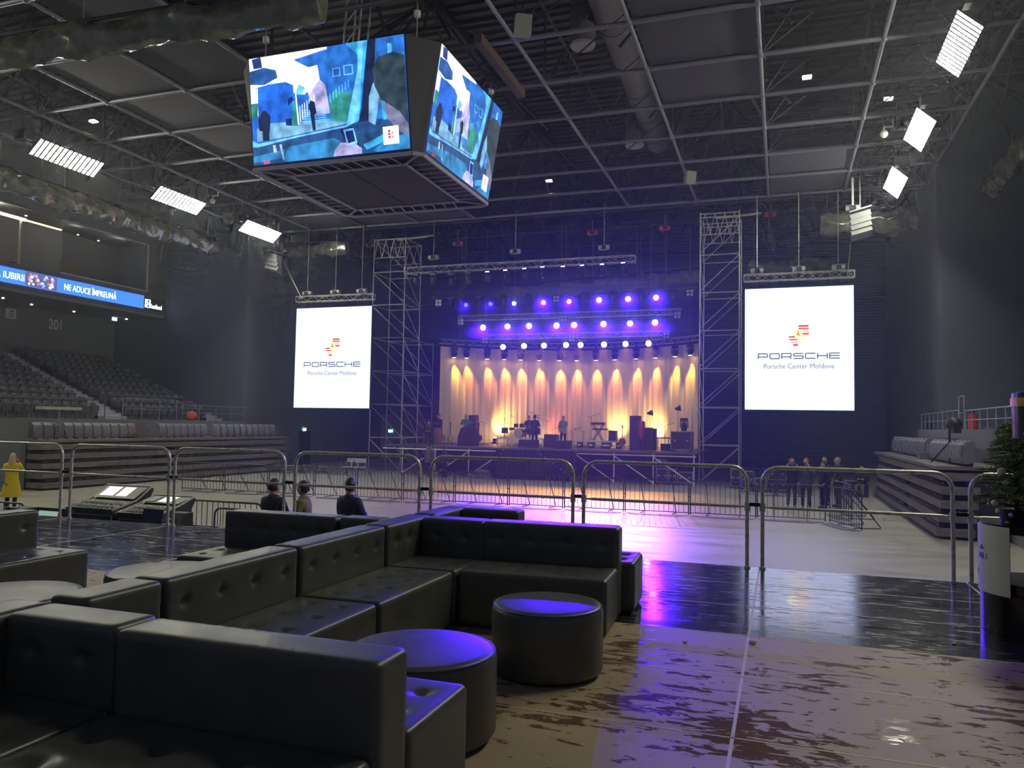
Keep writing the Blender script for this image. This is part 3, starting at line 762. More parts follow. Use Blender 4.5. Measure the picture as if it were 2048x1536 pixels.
# ================================================================ STAGE
SY, SZ = 38.5, 1.62
deck_top = mat('stage_deck_top', (.10, .10, .105), .45); noisy(deck_top, (.07, .07, .075), (.14, .14, .14), 2, rough=(.3, .55))
st = thing('stage', 'low black stage on scaffold legs between the two towers', 'stage', (-12, SY, 0))
MB().b2((-20.8, SY, SZ-.1), (-3.9, 49.5, SZ)).build('deck', deck_top, st)
MB().b2((-20.8, SY-.02, SZ-.07), (-3.9, SY, SZ-.0)).build('front_edge', mat('deck_edge', (.14, .14, .15), .4, .5), st)
d = MB().cyl((-20.8, SY+.02, SZ-.2), (-3.9, SY+.02, SZ-.2), .035, 8); d.build('front_ledger', scaf, st)
xs = [-19.6+1.95*k for k in range(9)]
for x in xs:
    MB().cyl((x, SY+.02, 0), (x, SY+.02, SZ-.1), .032, 8).build('leg', scaf, st)
for k in (0, 1, 2): MB().cyl((xs[k], SY, .1), (xs[k+1], SY, SZ-.25), .028, 6).build('diagonal_brace', scaf, st)
for k in (4, 5, 6, 7): MB().cyl((xs[k], SY, SZ-.25), (xs[k+1], SY, .1), .028, 6).build('diagonal_brace', scaf, st)
sk = MB(); n = 120; vs = []
for k in range(n+1):
    x = -14.15+4.35*k/n; yy = SY-.06+.05*math.sin(k*1.05)
    vs += [(x, yy, .02), (x, yy, SZ-.12)]
sk.add(vs, [(2*k, 2*k+2, 2*k+3, 2*k+1) for k in range(n)])
velvet = mat('black_velvet', (.012, .010, .018), .9)
o = sk.build('front_drape', velvet); tag(o, 'black pleated drape hanging from the middle of the stage front', 'drape')
sk = MB(); sk.b2((-20.6, 44, 0), (-4, 44.1, SZ-.1)); o = sk.build('rear_drape', velvet, st)
for i, (x0, x1) in enumerate(((-20.2, -15.2), (-9, -4.3))):
    pass

# curved backdrop, pleated cloth
cloth = mat('cream_cloth', (.80, .66, .52), .85)
def curve_pt(s):          # s 0..1 from left to right
    x = -20.05+15.6*s
    y = 44.2+3.6*math.sin(PI*min(1, max(0, s)))**.85+.8*s
    return x, y
ZC = 7.62
bk = MB(); n = 420; vs = []
rows = [1.64, 3.2, 4.8, 6.3, ZC]
for k in range(n+1):
    s = k/n; x, y = curve_pt(s); am = .034*(math.sin(s*2*PI*46)+.5*math.sin(s*2*PI*19+1.)+.4*math.sin(s*2*PI*83))
    for j, z in enumerate(rows): vs.append((x, y+am*(1.25-.2*j), z))
m_ = len(rows)
bk.add(vs, [(k*m_+j, (k+1)*m_+j, (k+1)*m_+j+1, k*m_+j+1) for k in range(n) for j in range(m_-1)])
o = bk.build('backdrop_curtain', cloth, smooth=True); tag(o, 'wide cream pleated curtain curving around the back of the stage, lit amber', 'curtain')
# curved header truss
t = thing('curved_truss', 'curved silver truss along the top edge of the cream curtain', 'truss', (-12, 46, ZC+.15))
pts = [Vector((*curve_pt(k/16), ZC+.16))-Vector((0, .25, 0)) for k in range(17)]
for dz in (0, .28):
    for dy in (0, .25): MB().tube([p+Vector((0, dy, dz)) for p in pts], .025, 6).build('chord', alu, t, smooth=True)
d = MB()
for k in range(16):
    for j in range(2):
        a = pts[k].lerp(pts[k+1], j/2); b = pts[k].lerp(pts[k+1], (j+1)/2)
        d.cyl(a, b+Vector((0, 0, .28)), .013, 5); d.cyl(a+Vector((0, 0, .28)), b+Vector((0, .25, 0)), .013, 5)
d.build('lacing', alu, t)

# overhead lighting trusses
FT = truss_thing('lighting_truss', 'long bright front truss high above the stage front', (-20.45, 40, 11.55), (-7.2, 40, 11.55), alu, .34)
TW = []
T2 = truss_thing('lighting_truss', 'dark upper truss behind the front one, carrying the first row of blue lamps', (-20.05, 43, 10.58), (-4.45, 43, 10.58), darkalu, .34)
T3 = truss_thing('lighting_truss', 'silver truss above the bright row of blue lamps', (-18.75, 44, 9.3), (-5.32, 44, 9.3), alu, .3)
T4 = truss_thing('lighting_truss', 'silver truss above the row of amber lamps', (-17.3, 45, 8.22), (-6.1, 45, 8.22), alu, .28)
for tr, y, z, xs_ in ((T2, 43, 10.7, (-18, -12, -6)), (T3, 44, 9.4, (-17, -12, -7)), (T4, 45, 8.3, (-15.5, -8))):
    for x in xs_: MB().cyl((x, y, z), (x, y, 14.6), .012, 5).build('hanging_wire', chain_m, tr); rig(tr, x, y)
for x, y in ((-19, 45.0), (-12.3, 48.2), (-5, 45.6)): MB().cyl((x, y-.12, ZC+.3), (x, y-.12, 14.6), .012, 5).build('hanging_wire', chain_m, t); rig(t, x, y-.12)
for k, (px, py) in enumerate(((867, 515), (1031, 503), (1208, 495))):
    p = at(px, py, Y=40.0); hoist((p.x, 40, p.z), 14.0, ('over the left end of the front stage truss', 'over the middle of the front stage truss', 'over the right end of the front stage truss')[k], hook=11.7)
for k, (px, py, zt) in enumerate(((916, 487, 14.6), (1185, 466, 14.6), (1330, 456, 14.6), (1540, 429, 14.6), (741, 490, 14.6))):
    p = at(px, py, Y=43.0); hoist((p.x, 43, p.z), zt, ('hanging left above the stage', 'hanging right of the middle above the stage', 'hanging near the right scaffold tower', 'hanging right of the right scaffold tower head', 'hanging left of the left scaffold tower head')[k], m=orange_m, hook=10.9 if k < 3 else p.z-.6, mat_name='orange')
for i, (px0, py0, px1, py1, Y0, Y1) in enumerate(((703, 512, 790, 545, 43, 52), (1535, 465, 1545, 500, 43, 50))):
    a = at(px0, py0, Y=Y0); b = at(px1, py1, Y=Y1)
    tr = truss_thing('rigging_truss', ('dark truss running back past the left scaffold tower', 'dark truss running back past the right scaffold tower')[i], a, b, darkalu, .4)
    for q in (.2, .8):
        c = a.lerp(b, q); MB().cyl(c, (c.x, c.y, 14.6), .015, 5).build('hanging_wire', chain_m, tr); rig(tr, c.x, c.y)

# lamp fixtures
lensB = emis('lens_blue', (.30, .36, 1.0), 14); lensBd = emis('lens_blue_dim', (.05, .06, .9), 3.0); lensA = emis('lens_amber', (1.0, .72, .40), 16)
lens_off = mat('lens_glass_dark', (.10, .09, .14), .12, spec=.8); fix_m = mat('fixture_black', (.025, .022, .035), .4)
AIM = Vector((-6, 15, 0))
def par(p, lens, label, kind, aim, zt, rad=.135, light=None):
    p = Vector(p); t = thing('stage_lamp', label, 'stage lamp', p, kind)
    d = (Vector(aim)-p).normalized()
    b = MB(); b.cyl(p-d*.34, p-d*.02, rad*.8, 14, r2=rad); b.build('body', fix_m, t, smooth=True)
    b = MB(); b.cyl(p-d*.03, p, rad*.93, 16); b.build('lens', lens, t)
    b = MB(); u = d.cross(Vector((0, 0, 1))).normalized()
    b.tube([p-d*.18-u*(rad+.03), p-d*.18-u*(rad+.03)+Vector((0, 0, .2)), p-d*.18+u*(rad+.03)+Vector((0, 0, .2)), p-d*.18+u*(rad+.03)], .012, 5)
    b.cyl(p-d*.18+Vector((0, 0, .2)), Vector(((p-d*.18).x, (p-d*.18).y, zt)), .018, 6); b.box(((p-d*.18).x, (p-d*.18).y, zt), (.05, .40, .05)); b.build('yoke', fix_m, t)
    if light:
        col, power, ang, tgt = light
        spot('beam', p+d*.02, tgt, col, power, ang, .6, .10, t)
    return t
def head(p, label, kind, zt, down=True, lens=None, glow=None):
    p = Vector(p); t = thing('moving_head', label, 'stage lamp', p, kind)
    MB().box(p+Vector((0, 0, .30)), (.36, .28, .14)).build('base', fix_m, t)
    b = MB(); b.tube([p+Vector((-.19, 0, -.12)), p+Vector((-.19, 0, .2)), p+Vector((.19, 0, .2)), p+Vector((.19, 0, -.12))], .03, 6); b.build('yoke', fix_m, t)
    b = MB(); b.lathe([(.06, .16), (.13, .12), (.15, -.02), (.145, -.22), (.11, -.28)], 14, p); b.build('head', fix_m, t, smooth=True)
    b = MB(); b.cyl(p+Vector((0, 0, -.285)), p+Vector((0, 0, -.275)), .11, 14); b.build('lens', lens or lens_off, t)
    b = MB(); b.cyl(p+Vector((0, 0, .36)), (p.x, p.y, zt), .02, 6); b.box((p.x, p.y, zt), (.05, .42, .05)); b.build('clamp', fix_m, t)
    if glow:
        b = MB(); b.box(p+Vector((0, -.145, .30)), (.22, .01, .05)); b.build('status_light', glow, t)
    return t
def blinder(p, label, zt):
    p = Vector(p); t = thing('blinder_lamp', label, 'stage lamp', p, 'four cell blinder lamps')
    MB().box(p, (.42, .12, .42)).build('housing', fix_m, t)
    for a in (-.1, .1):
        for c in (-.1, .1): MB().cyl(p+Vector((a, -.075, c)), p+Vector((a, -.06, c)), .085, 12).build('lamp_cell', mat('cell', (.55, .55, .58), .3), t)
    MB().cyl(p+Vector((0, 0, .2)), (p.x, p.y, zt), .018, 6).build('clamp', fix_m, t); MB().box((p.x, p.y+.1, zt), (.05, .40, .05)).build('clamp', fix_m, t)
pur = emis('status_purple', (.55, .3, 1.0), 3.5)
for i, (px, py) in enumerate(((832, 564), (867, 564), (903, 564), (937, 562), (976, 559), (1012, 556), (1050, 553), (1086, 550), (1127, 549), (1165, 547), (1205, 545), (1247, 542))):
    p = at(px, py-4, Y=40.0)
    head(p, 'moving head lamp hanging under the front truss, %s from the left tower' % ORD[i], 'moving heads under the front truss', 11.4, glow=pur if i > 3 else None)
BL = (.05, .0, 1.0); AM = (1.0, .42, .10)
r2 = [(932, 610), (981, 608), (1028, 607), (1087, 605), (1138, 603), (1198, 600), (1256, 598), (1312, 595)]
for i, (px, py) in enumerate(r2):
    p = at(px, py, Y=42.9)
    par(p, lensBd if i < 2 else lensB, '%s blue stage lamp from the left in the top row' % ORD[i], 'top row of blue stage lamps', (-3+(i-4)*1.5, 12, 0), 10.42, .12 if i < 5 else .15,
        light=(BL, 1500 if i > 2 else 200, 30, (-3.5+(i-4)*1.0, 12, 2.5)))
for i, px in enumerate((902, 958, 1007, 1058, 1168, 1226, 1281, 1348)):
    p = at(px, 607-i*2.6, Y=43.0)
    head(p, 'unlit moving head under the dark upper truss, %s from the left' % ORD[i], 'unlit moving heads on the dark truss', 10.4)
for i, (px, py, Y, zt) in enumerate(((878, 606, 43, 10.4), (1113, 598, 43, 10.4), (1380, 586, 43, 10.4), (922, 644, 44, 9.2), (1128, 637, 44, 9.2), (1355, 630, 44, 9.2), (971, 681, 45, 8.1), (1144, 677, 45, 8.1), (1333, 671, 45, 8.1))):
    blinder(at(px, py, Y=Y-.1), 'four cell blinder lamp, %s end of the %s truss' % (('left', 'middle', 'right')[i % 3], ('dark upper', 'middle silver', 'lowest silver')[i//3]) if i % 3 != 1 else 'four cell blinder lamp in the middle of the %s truss' % ('dark upper', 'middle silver', 'lowest silver')[i//3], zt)
for i, (px, py) in enumerate(((966, 655), (1015, 653), (1058, 652), (1113, 651), (1148, 650), (1207, 648), (1260, 647), (1310, 645))):
    p = at(px, py, Y=43.9)
    par(p, lensB, '%s bright blue stage lamp from the left in the middle row' % ORD[i], 'middle row of blue stage lamps', (-4+(i-4)*1.2, 12, 0), 9.15, .17, light=(BL, 1800, 32, (-4.5+(i-4)*1.1, 17.5, 0)))
for i, (px, py) in enumerate(((1006, 694), (1048, 692), (1088, 691), (1132, 690), (1161, 690), (1208, 689), (1251, 688), (1297, 687))):
    p = at(px, py, Y=44.9)
    par(p, lensA, '%s amber stage lamp from the left in the lowest row' % ORD[i], 'row of amber stage lamps', (-8+(i-4)*1.2, 22, 0), 8.1, .17, light=((1.0, .42, .12), 1200, 26, (-8.5+(i-4)*1.6, 29.0, 0)))
for i, px in enumerate((906, 935, 975, 1011, 1044, 1080, 1117, 1153, 1191, 1230, 1271, 1311, 1352, 1380)):
    s = (px-893)/(1404-893); s = max(.02, min(.98, s))
    lo, hi = 0., 1.     # find where the curved truss passes this column of the hall
    best = min(range(101), key=lambda k: abs((lambda q: 1024+FPX*((Vector((q[0], q[1]-.4, 7.3))-EYE).dot(rt))/((Vector((q[0], q[1]-.4, 7.3))-EYE).dot(fw)))(curve_pt(k/100))-px))
    x, y = curve_pt(best/100); p = Vector((x, y-.42, 7.22))
    t = head(p, '%s wash lamp from the left under the curved truss, lighting the curtain' % ORD[i], 'wash lamps on the curved truss', 7.75, lens=emis('lens_wash', (1.0, .62, .22), 8))
    spot('beam', p+Vector((0, .05, -.3)), (x, y-.02, 5.75), (1.0, .33, .04) if 0 < i < 12 else (1.0, .60, .03), 330, 40, 1.0, .05, t)
    
# haze hanging over the stage
hz = bpy.data.materials.new('stage_haze'); hz.use_nodes = True; nt = hz.node_tree
nt.nodes.remove(nt.nodes['Principled BSDF']); vsn = nt.nodes.new('ShaderNodeVolumeScatter')
vsn.inputs['Density'].default_value = .0030; vsn.inputs['Anisotropy'].default_value = .55; vsn.inputs['Color'].default_value = (.80, .86, 1, 1)
nt.links.new(vsn.outputs[0], nt.nodes['Material Output'].inputs['Volume'])
o = MB().b2((-29.2, 10.2, .02), (5.5, 55.9, 13.9)).build('haze', hz)
tag(o, 'thin blue grey haze filling the hall and glowing around the lamps', 'haze', kind='stuff')
hz2 = hz.copy(); hz2.name = 'truss_haze'
for _n in hz2.node_tree.nodes:
    if _n.type == 'VOLUME_SCATTER': _n.inputs['Density'].default_value = .046; _n.inputs['Anisotropy'].default_value = .7
o = MB().b2((-21, 40.4, 7.75), (-4.1, 45.3, 11.3)).build('haze', hz2)
tag(o, 'thicker haze between the overhead trusses, glowing blue around the lamps', 'haze', kind='stuff')
# ================================================================ PEOPLE
def skin_mesh(verts, edges, radii, sub=1):
    me = bpy.data.meshes.new('tmp'); me.from_pydata([tuple(v) for v in verts], edges, [])
    o = bpy.data.objects.new('tmp', me); COL.objects.link(o)
    o.modifiers.new('s', 'SKIN'); 
    if not me.skin_vertices: 
        import bmesh; bm = bmesh.new(); bm.from_mesh(me); bm.verts.layers.skin.verify(); bm.to_mesh(me); bm.free()
    sv = me.skin_vertices[0].data
    for i, r in enumerate(radii):
        sv[i].radius = (r, r) if not isinstance(r, tuple) else r
        sv[i].use_root = (i == 0)
    if sub: m = o.modifiers.new('u', 'SUBSURF'); m.levels = sub; m.render_levels = sub
    dg = bpy.context.evaluated_depsgraph_get(); dg.update()
    ev = o.evaluated_get(dg); m2 = ev.to_mesh()
    vs = [v.co.copy() for v in m2.vertices]; fs = [tuple(p.vertices) for p in m2.polygons]
    ev.to_mesh_clear(); bpy.data.objects.remove(o); bpy.data.meshes.remove(me)
    return vs, fs
def head_geo(mb, c, yaw, pitch=0., s=1.):
    """head with brow, nose, mouth, chin and ears; slot 0 skin, 1 eyes, 2 lips"""
    M3 = Euler((pitch, 0, yaw)).to_matrix(); n, m = 24, 18; vs = []
    for i in range(m+1):
        a = PI*i/m
        for k in range(n):
            t = 2*PI*k/n; x = math.sin(a)*math.cos(t); y = math.sin(a)*math.sin(t); z = math.cos(a)
            p = Vector((x*.078, y*.098, z*.118))
            if z < 0: p.x *= 1-.30*(-z)**1.5; p.y *= 1-.12*(-z)**2; 
            f = max(0, -y)
            if f > .2:
                nz = math.exp(-((z+.12)/.16)**2)*math.exp(-(x/.13)**2); p.y -= .026*nz*f
                p.y += .010*math.exp(-((z-.08)/.12)**2)*(math.exp(-((abs(x)-.36)/.16)**2))*f
                p.y -= .006*math.exp(-((z-.28)/.1)**2)*f; p.y -= .008*math.exp(-((z+.85)/.15)**2)*f
            if y > .2 and z < -.3: p.y *= .8
            vs.append(Vector(c)+M3 @ (p*s))
    fs = [(i*n+k, (i+1)*n+k, (i+1)*n+(k+1) % n, i*n+(k+1) % n) for i in range(m) for k in range(n)]
    mb.cur = 0; mb.add(vs, fs)
    def blob(p, r, cur):
        mb.cur = cur; q = MB(); q.sph((0, 0, 0), r, 8, 6)
        mb.add([Vector(c)+M3 @ ((Vector(p)+Vector(v))*s) for v in q.v], q.f); mb.cur = 0
    for sx in (-1, 1):
        blob((.029*sx, -.088, .010), (.011, .007, .008), 1); blob((.080*sx, .008, -.008), (.010, .020, .030), 0)
    blob((0, -.097, -.056), (.020, .006, .006), 2)
SK = [mat('skin_light', (.50, .30, .22), .5), mat('skin_warm', (.42, .24, .16), .5)]
EYE_M = mat('eye', (.02, .015, .015), .2); LIP = mat('lip', (.35, .13, .11), .5)
def person(label, loc, rz, jacket, trousers, hair, arms='down', legs='stand', head_yaw=0, h=1.76, cap=False, long_hair=False, coat=False, hood=None, group=None, skin=0, lean=0.):
    k = h/1.76
    P = lambda x, y, z: Vector((x*k, y*k+lean*max(0, z-.9), z*k))
    if legs == 'sit': zo = -.45
    elif legs == 'kneel': zo = -.42
    else: zo = 0
    hip = .93+zo
    T = {'pelvis': P(0, 0, hip), 'belly': P(0, 0, hip+.17), 'chest': P(0, .0, hip+.38), 'neck': P(0, .01, hip+.56), 'nape': P(0, 0, hip+.64)}
    sh = hip+.50
    A = {'down': ((.20, .0, sh), (.25, .03, sh-.29), (.24, -.06, sh-.54)), 'phone': ((.20, .0, sh), (.30, -.10, sh-.22), (.11, -.13, sh+.10)),
         'ears': ((.20, 0, sh), (.36, -.05, sh-.14), (.16, -.12, sh+.10)), 'pocket': ((.20, 0, sh), (.29, .05, sh-.28), (.17, -.10, sh-.46)),
         'front': ((.20, 0, sh), (.27, -.06, sh-.28), (.10, -.28, sh-.22)), 'guitarL': ((.20, 0, sh), (.33, -.10, sh-.22), (.42, -.28, sh-.10)),
         'guitarR': ((.20, 0, sh), (.30, .02, sh-.27), (.05, -.24, sh-.36)), 'keys': ((.20, 0, sh), (.24, -.12, sh-.26), (.20, -.38, sh-.26)), 'mic': ((.20, 0, sh), (.26, -.15, sh-.22), (.06, -.24, sh+.06))}
    aL, aR = (arms if isinstance(arms, tuple) else (arms, arms))
    body_v = [T['pelvis'], T['belly'], T['chest'], T['neck'], T['nape'], T['nape']+Vector((0, 0, .10))]; rad = [.10, .10, .13, .070, .062, .06]; ed = [(0, 1), (1, 2), (2, 3), (3, 4), (4, 5)]
    jv = [T['pelvis']+Vector((0, 0, -.07)), T['belly'], T['chest'], T['neck']+Vector((0, 0, -.02)), T['neck']+Vector((0, .008, .075))]; jr = [(.19, .15), (.18, .14), (.205, .150), .115, .085]; je = [(0, 1), (1, 2), (2, 3), (3, 4)]
    for sx, a in ((-1, aR), (1, aL)):
        q = [Vector((sx*p[0]*k, p[1]*k+lean*max(0, p[2]-.9), p[2]*k)) for p in A[a]]
        i = len(body_v); body_v += q; rad += [.062, .045, .032]; ed += [(2, i), (i, i+1), (i+1, i+2)]
        d = (q[2]-q[1]).normalized(); u, w_ = perp(d); palm = q[2]+d*.055
        body_v.append(palm); rad.append(.030); ed.append((i+2, i+3)); pi = i+3
        for f in range(4):
            off = u*(-.024+.016*f); L1 = (.050, .058, .055, .042)[f]
            j = len(body_v); body_v += [palm+off+d*.035, palm+off*1.1+d*(.035+L1*.6)+w_*.008, palm+off*1.1+d*(.035+L1)+w_*.024]; rad += [.010, .009, .008]
            ed += [(pi, j), (j, j+1), (j+1, j+2)]
        j = len(body_v); body_v += [palm-u*.035-d*.005, palm-u*.050+d*.028+w_*.008]; rad += [.011, .009]; ed += [(pi, j), (j, j+1)]
        i2 = len(jv); jv += [q[0], q[1], q[1].lerp(q[2], .93)]; jr += [.085, .068, .052]; je += [(2, i2), (i2, i2+1), (i2+1, i2+2)]
    tv = [T['pelvis']+Vector((0, 0, .04))]; tr_ = [(.175, .14)]; te = []
    feet = []
    for sx in (-1, 1):
        if legs == 'stand': q = [P(.095*sx, 0, hip-.10), P(.11*sx, -.02, .50), P(.12*sx, .02, .09)]; ft = 0
        elif legs == 'walk': q = [P(.09*sx, 0, hip-.10), P(.10*sx, -.08*sx-.04, .50), P(.10*sx, -.16*sx+.02, .10)]; ft = 0
        elif legs == 'sit': q = [P(.10*sx, -.05, hip-.02), P(.13*sx, -.42, hip+.02), P(.13*sx, -.40, .09)]; ft = 0
        else: q = [P(.10*sx, -.03, hip-.03), P(.13*sx, -.40, hip-.02 if sx > 0 else .10), P(.13*sx, -.30 if sx > 0 else .05, .10)]; ft = 0
        i = len(body_v); body_v += q; rad += [.07, .05, .036]; ed += [(0, i), (i, i+1), (i+1, i+2)]
        i = len(tv); tv += q; tr_ += [.100, .070, .058]; te += [(0, i), (i, i+1), (i+1, i+2)]
        feet.append(q[2])
    vs, fs = skin_mesh(body_v, ed, rad)
    mb = MB(); mb.add(vs, fs); hc = T['nape']+Vector((0, -.015, .098)); k0 = k; k = k*1.1; head_geo(mb, hc, head_yaw, 0, k)
    WL['_l'] = Vector((0, 0, 0))
    o = mb.build('person', [SK[skin], EYE_M, LIP], None, smooth=60)
    o.location = loc; o.rotation_euler = (0, 0, rz); WL[o.name] = Vector(loc)
    tag(o, label, 'person', group)
    k = k0
    def sub(name, mbb, m, sm=60): return mbb.build(name, m, o, smooth=sm, local=True)
    if coat:
        pass
    else:
        n0 = len(jv)
    v, f = skin_mesh(jv, je, jr); jb = MB().add(v, f)
    lo = .42*k if coat else hip-.17; q = MB(); q.lathe([(.10, hip+.22), (.165, hip+.16), (.18, hip), (.20 if not coat else .22, hip-.14), (.20 if not coat else .29, lo), (.18 if not coat else .26, lo)], 20)
    if legs == 'stand' or legs == 'walk': jb.add([(x, y*.78, z) for x, y, z in q.v], q.f)
    sub('jacket' if not coat else 'coat', jb, jacket)
    v, f = skin_mesh(tv, te, tr_); sub('trousers', MB().add(v, f), trousers)
    for ftp in feet: sub('shoe', MB().sph((ftp.x, ftp.y-.06, .045), (.047, .13, .045), 12, 8), blackm)
    k = k*1.1      # hair cap: upper and back of the skull
    M3 = Euler((0, 0, head_yaw)).to_matrix(); hb = MB(); q = MB(); q.sph((0, 0, 0), 1, 20, 14)
    hv = []
    for x, y, z in q.v:
        p = Vector((x*.084, y*.106+.006, z*.124+.006))
        if y < -.1 and z < .62: p = Vector((x*.070, y*.080, z*.110))
        elif z < -.62: p = Vector((x*.060, y*.080+.006, z*.100))
        elif z < -.2 and y < .15: p = Vector((x*.070, y*.082+.006, z*.100))
        hv.append(hc+M3 @ (p*k))
    hb.add(hv, q.f)
    if long_hair:
        lv = []; q2 = MB(); q2.sph((0, 0, 0), 1, 16, 12)
        for x, y, z in q2.v: lv.append(hc+M3 @ (Vector((x*(.095+.03*max(0, -z)), y*.085+.05, z*.24-.13))*k))
        hb.add(lv, q2.f)
    sub('hair', hb, hair)
    if cap:
        cb = MB(); q = MB(); q.sph((0, 0, 0), 1, 20, 12); cv = []
        for x, y, z in q.v:
            zz = max(z, .22); cv.append(hc+M3 @ (Vector((x*.094, y*.116+.003, zz*.125+.018))*k))
        cb.add(cv, q.f)
        br = [hc+M3 @ (Vector((a*.075, -.10-.085*math.sqrt(max(0, 1-a*a)), .040+dz))*k) for dz in (0, .012) for a in [-1+.25*i for i in range(9)]]+[hc+M3 @ (Vector((a*.075, -.08, .045+dz))*k) for dz in (0, .012) for a in (1, -1)]
        cb.add(br, [tuple(list(range(9))+[18, 19]), tuple(list(range(9, 18))+[20, 21])]+[(i, i+1, i+10, i+9) for i in range(8)])
        sub('cap', cb, black)
    if hood:
        sub('hood', MB().lathe([(.09, hc.z-.16), (.15, hc.z-.13), (.16, hc.z-.08), (.12, hc.z-.05)], 16, (0, .03, 0)), hood)
    return o
jk_dk = mat('jacket_dark_grey', (.030, .034, .036), .8); jk_kh = mat('jacket_khaki', (.20, .17, .10), .85); jk_bk = mat('jacket_black', (.012, .013, .016), .7)
jk_gr = mat('jacket_grey', (.05, .055, .06), .8); jk_nv = mat('jacket_navy', (.014, .016, .035), .8); coat_y = mat('coat_yellow', (.72, .55, .02), .8)
jn = mat('jeans_dark', (.02, .025, .045), .85); tk = mat('trousers_khaki', (.16, .15, .09), .85); tb = mat('trousers_black', (.014, .014, .016), .85)
hr_b = mat('hair_brown', (.045, .028, .018), .6); hr_d = mat('hair_dark', (.014, .012, .012), .5); hr_bl = mat('hair_blond', (.62, .45, .24), .6); teal = mat('shirt_teal', (.03, .22, .22), .8); parka = mat('parka_brown', (.10, .085, .07), .9); fur = mat('fur_hood', (.28, .22, .16), .95)
def gp(px, py, z, h):       # standing spot on the floor from the top of a head
    p = at(px, py, Z=z+h); return (p.x, p.y, z)
person('woman in a long yellow coat with blond hair beside the folded stand', (-21.9, 17.4, 0), R(205), coat_y, tb, hr_bl, ('phone', 'phone'), head_yaw=R(10), h=1.66, long_hair=True, coat=True)
person('man seen from behind in a dark grey jacket, leftmost of the three below the platform', gp(548, 962, 0, 1.78), R(170), jk_dk, jn, hr_b, 'front', h=1.78)
person('man in a khaki jacket looking sideways, between two men below the platform', gp(608, 966, 0, 1.76), R(-70), jk_kh, jn, hr_b, 'front', head_yaw=R(-25), h=1.76)
person('man in a black jacket and black cap seen from behind below the platform', gp(700, 962, 0, 1.80), R(168), jk_bk, jn, hr_d, 'front', head_yaw=R(30), h=1.80, cap=True)
person('man facing us with both hands raised to his ears, by the right stand', gp(1583, 917, 0, 1.78), R(10), jk_bk, jk_gr, hr_d, 'ears', h=1.78)
person('man in a grey jacket holding a phone to his face by the right stand', gp(1612, 917, 0, 1.80), R(-15), jk_gr, tb, hr_b, ('phone', 'down'), h=1.80)
person('tall dark haired man looking left at the back of the group by the right stand', (1.55, 31.9, 0), R(-40), jk_nv, jn, hr_d, 'pocket', h=1.80)
person('short man in a navy puffer jacket in front of the group by the right stand', (1.43, 30.3, 0), R(-60), jk_nv, jn, hr_d, 'pocket', h=1.64)
person('man with a grey beanie at the right edge of the group by the right stand', (1.95, 31.2, 0), R(-75), jk_dk, tb, mat('beanie_grey', (.25, .25, .27), .9), 'pocket', h=1.79)
sitter_b = MB(); 
pp = (3.25, 36.6, 0)
person('man in khaki trousers sitting against the far end of the right stand', pp, R(-20), jk_nv, tk, hr_d, 'front', legs='sit', h=1.76)
o = MB().box((3.25, 36.75, .22), (.5, .45, .43)).build('stool_box', case_m); tag(o, 'dark low box used as a seat at the far end of the right stand', 'box')
def sp(px, Y): p = at(px, 880, Y=Y); return (p.x, Y, SZ)
person('man in a teal shirt playing a yellow guitar on the left of the stage', sp(931, 41.0), R(35), teal, tb, mat('hair_pale', (.55, .5, .36), .6), ('guitarL', 'guitarR'), h=1.72)
person('man in black squatting by the rack at the left end of the stage', sp(857, 40.0), R(20), jk_bk, tb, hr_b, 'front', legs='kneel', h=1.7)
person('man in black standing behind the guitars at the left end of the stage', sp(877, 41.6), R(-20), jk_bk, tb, hr_d, 'front', h=1.7)
person('man in navy seen from behind in front of the drum riser', sp(1069, 41.3), R(170), jk_nv, tb, hr_d, 'front', h=1.74)
drm = person('drummer sitting behind the drum kit', (sp(1057, 43.9)[0], 43.9, SZ+.42), R(10), jk_gr, tb, hr_d, 'keys', legs='sit', h=1.74)
person('singer in a pale teal shirt behind a microphone in the middle of the stage', sp(1126, 43.0), R(5), mat('shirt_pale_teal', (.20, .42, .40), .8), tb, hr_d, ('mic', 'down'), h=1.72)
person('person in a brown parka with fur hood walking towards the stage front', (at(858, 950, Y=37.2).x, 37.2, 0), R(175), parka, tb, hr_b, 'down', legs='walk', h=1.74, hood=fur)
person('person in a dark jacket standing under the left part of the stage front', (at(888, 950, Y=37.9).x, 37.9, 0), R(150), jk_nv, tb, hr_b, 'down', h=1.60)

